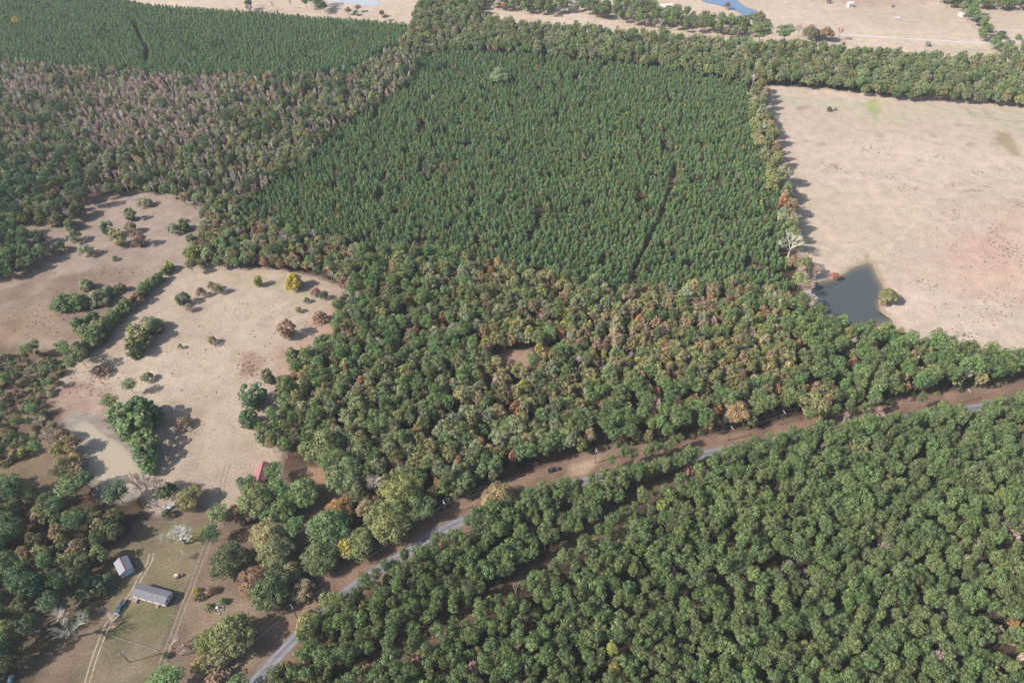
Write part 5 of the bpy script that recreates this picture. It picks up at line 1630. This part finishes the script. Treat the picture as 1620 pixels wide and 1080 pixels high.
fence([(172, 1005), (200, 1014), (250, 1030)], 'pale wire fence across the yard below the mobile home')
fence([(250, 1030), (262, 1001), (285, 941), (308, 902), (323, 862)], 'wire fence between the yard and the farm track')
fence([(224, 826), (278, 828), (326, 831)], 'wire fence along the top of the green lawn')

# ------------------------------------------------------------------ weed tufts in the open fields
tufts = []


def tuft(px, py, w, h, tint):
    p = unproj(px, py)
    for Q in WATER:
        if inside(Q, np.array([p[0]]), np.array([p[1]]))[0]: return
    tufts.append(dict(x=p[0], y=p[1], w=w, h=h, rgb=jit(TINT[tint], .2), v=random.randrange(5), rz=random.uniform(0, 6.28)))


for cx, cy, sx, sy, n in ((1310, 265, 12, 5, 40), (1322, 263, 8, 4, 30), (1362, 276, 16, 4, 34), (1372, 238, 14, 5, 26), (1405, 232, 10, 3, 16), (1410, 280, 8, 3, 14), (1485, 246, 10, 4, 26), (1440, 297, 14, 3, 30), (1515, 292, 12, 3, 30), (1538, 302, 14, 2, 36),
                          (1560, 296, 8, 2, 20), (1545, 272, 6, 3, 14), (1600, 266, 18, 6, 20), (1612, 322, 12, 8, 40), (1500, 340, 24, 14, 40), (1570, 365, 12, 8, 26), (1582, 388, 10, 14, 44), (1600, 402, 16, 18, 60), (1560, 350, 30, 20, 40), (1452, 445, 6, 3, 12), (1478, 452, 8, 4, 14), (1512, 386, 5, 4, 14),
                          (1530, 530, 12, 3, 26), (1500, 528, 10, 4, 20), (1560, 500, 24, 12, 26), (1590, 470, 26, 14, 30), (1440, 360, 60, 40, 40), (1300, 200, 40, 16, 14), (1290, 215, 50, 22, 20), (1600, 185, 20, 6, 22), (1450, 185, 24, 3, 14), (1275, 173, 12, 2, 14), (1550, 440, 50, 40, 50)):
    for k in range(n):
        tuft(random.gauss(cx, sx), random.gauss(cy, sy), random.uniform(.45, 1.35), random.uniform(.12, .4), random.choice(['umber', 'umber', 'brown']))
for cx, cy, sx, sy, n in ((396, 582, 11, 10, 90), (420, 520, 50, 40, 50), (300, 560, 60, 50, 50), (150, 610, 24, 12, 60), (80, 500, 50, 20, 160), (190, 432, 40, 5, 60), (500, 545, 14, 14, 40), (260, 690, 16, 24, 50), (480, 500, 24, 20, 30)):
    for k in range(n):
        tuft(random.gauss(cx, sx), random.gauss(cy, sy), random.uniform(.4, 1.1), random.uniform(.2, .5), random.choice(['khaki', 'taupe', 'tan', 'brown']))
PLACE['tufts'] = ''
stuff_obj('weeds', 'shrub', tufts, 'brown weed tufts scattered over the dry fields')

# ------------------------------------------------------------------ haze
hz = MB().box(-4100, 4100, -2100, 6100, -1.0, 284.0).build('haze', None)
m = bpy.data.materials.new('haze_air'); m.use_nodes = True
nt = m.node_tree
nt.nodes.remove(nt.nodes['Principled BSDF'])
pv = nt.nodes.new('ShaderNodeVolumePrincipled')
pv.inputs['Color'].default_value = (0.84, 0.92, 1.0, 1)
pv.inputs['Density'].default_value = HAZE_DENSITY
pv.inputs['Anisotropy'].default_value = 0.0
nt.links.new(pv.outputs[0], nt.nodes['Material Output'].inputs['Volume'])
hz.data.materials.append(m)
tag(hz, 'thin bluish haze in the air over the countryside', kind='stuff')
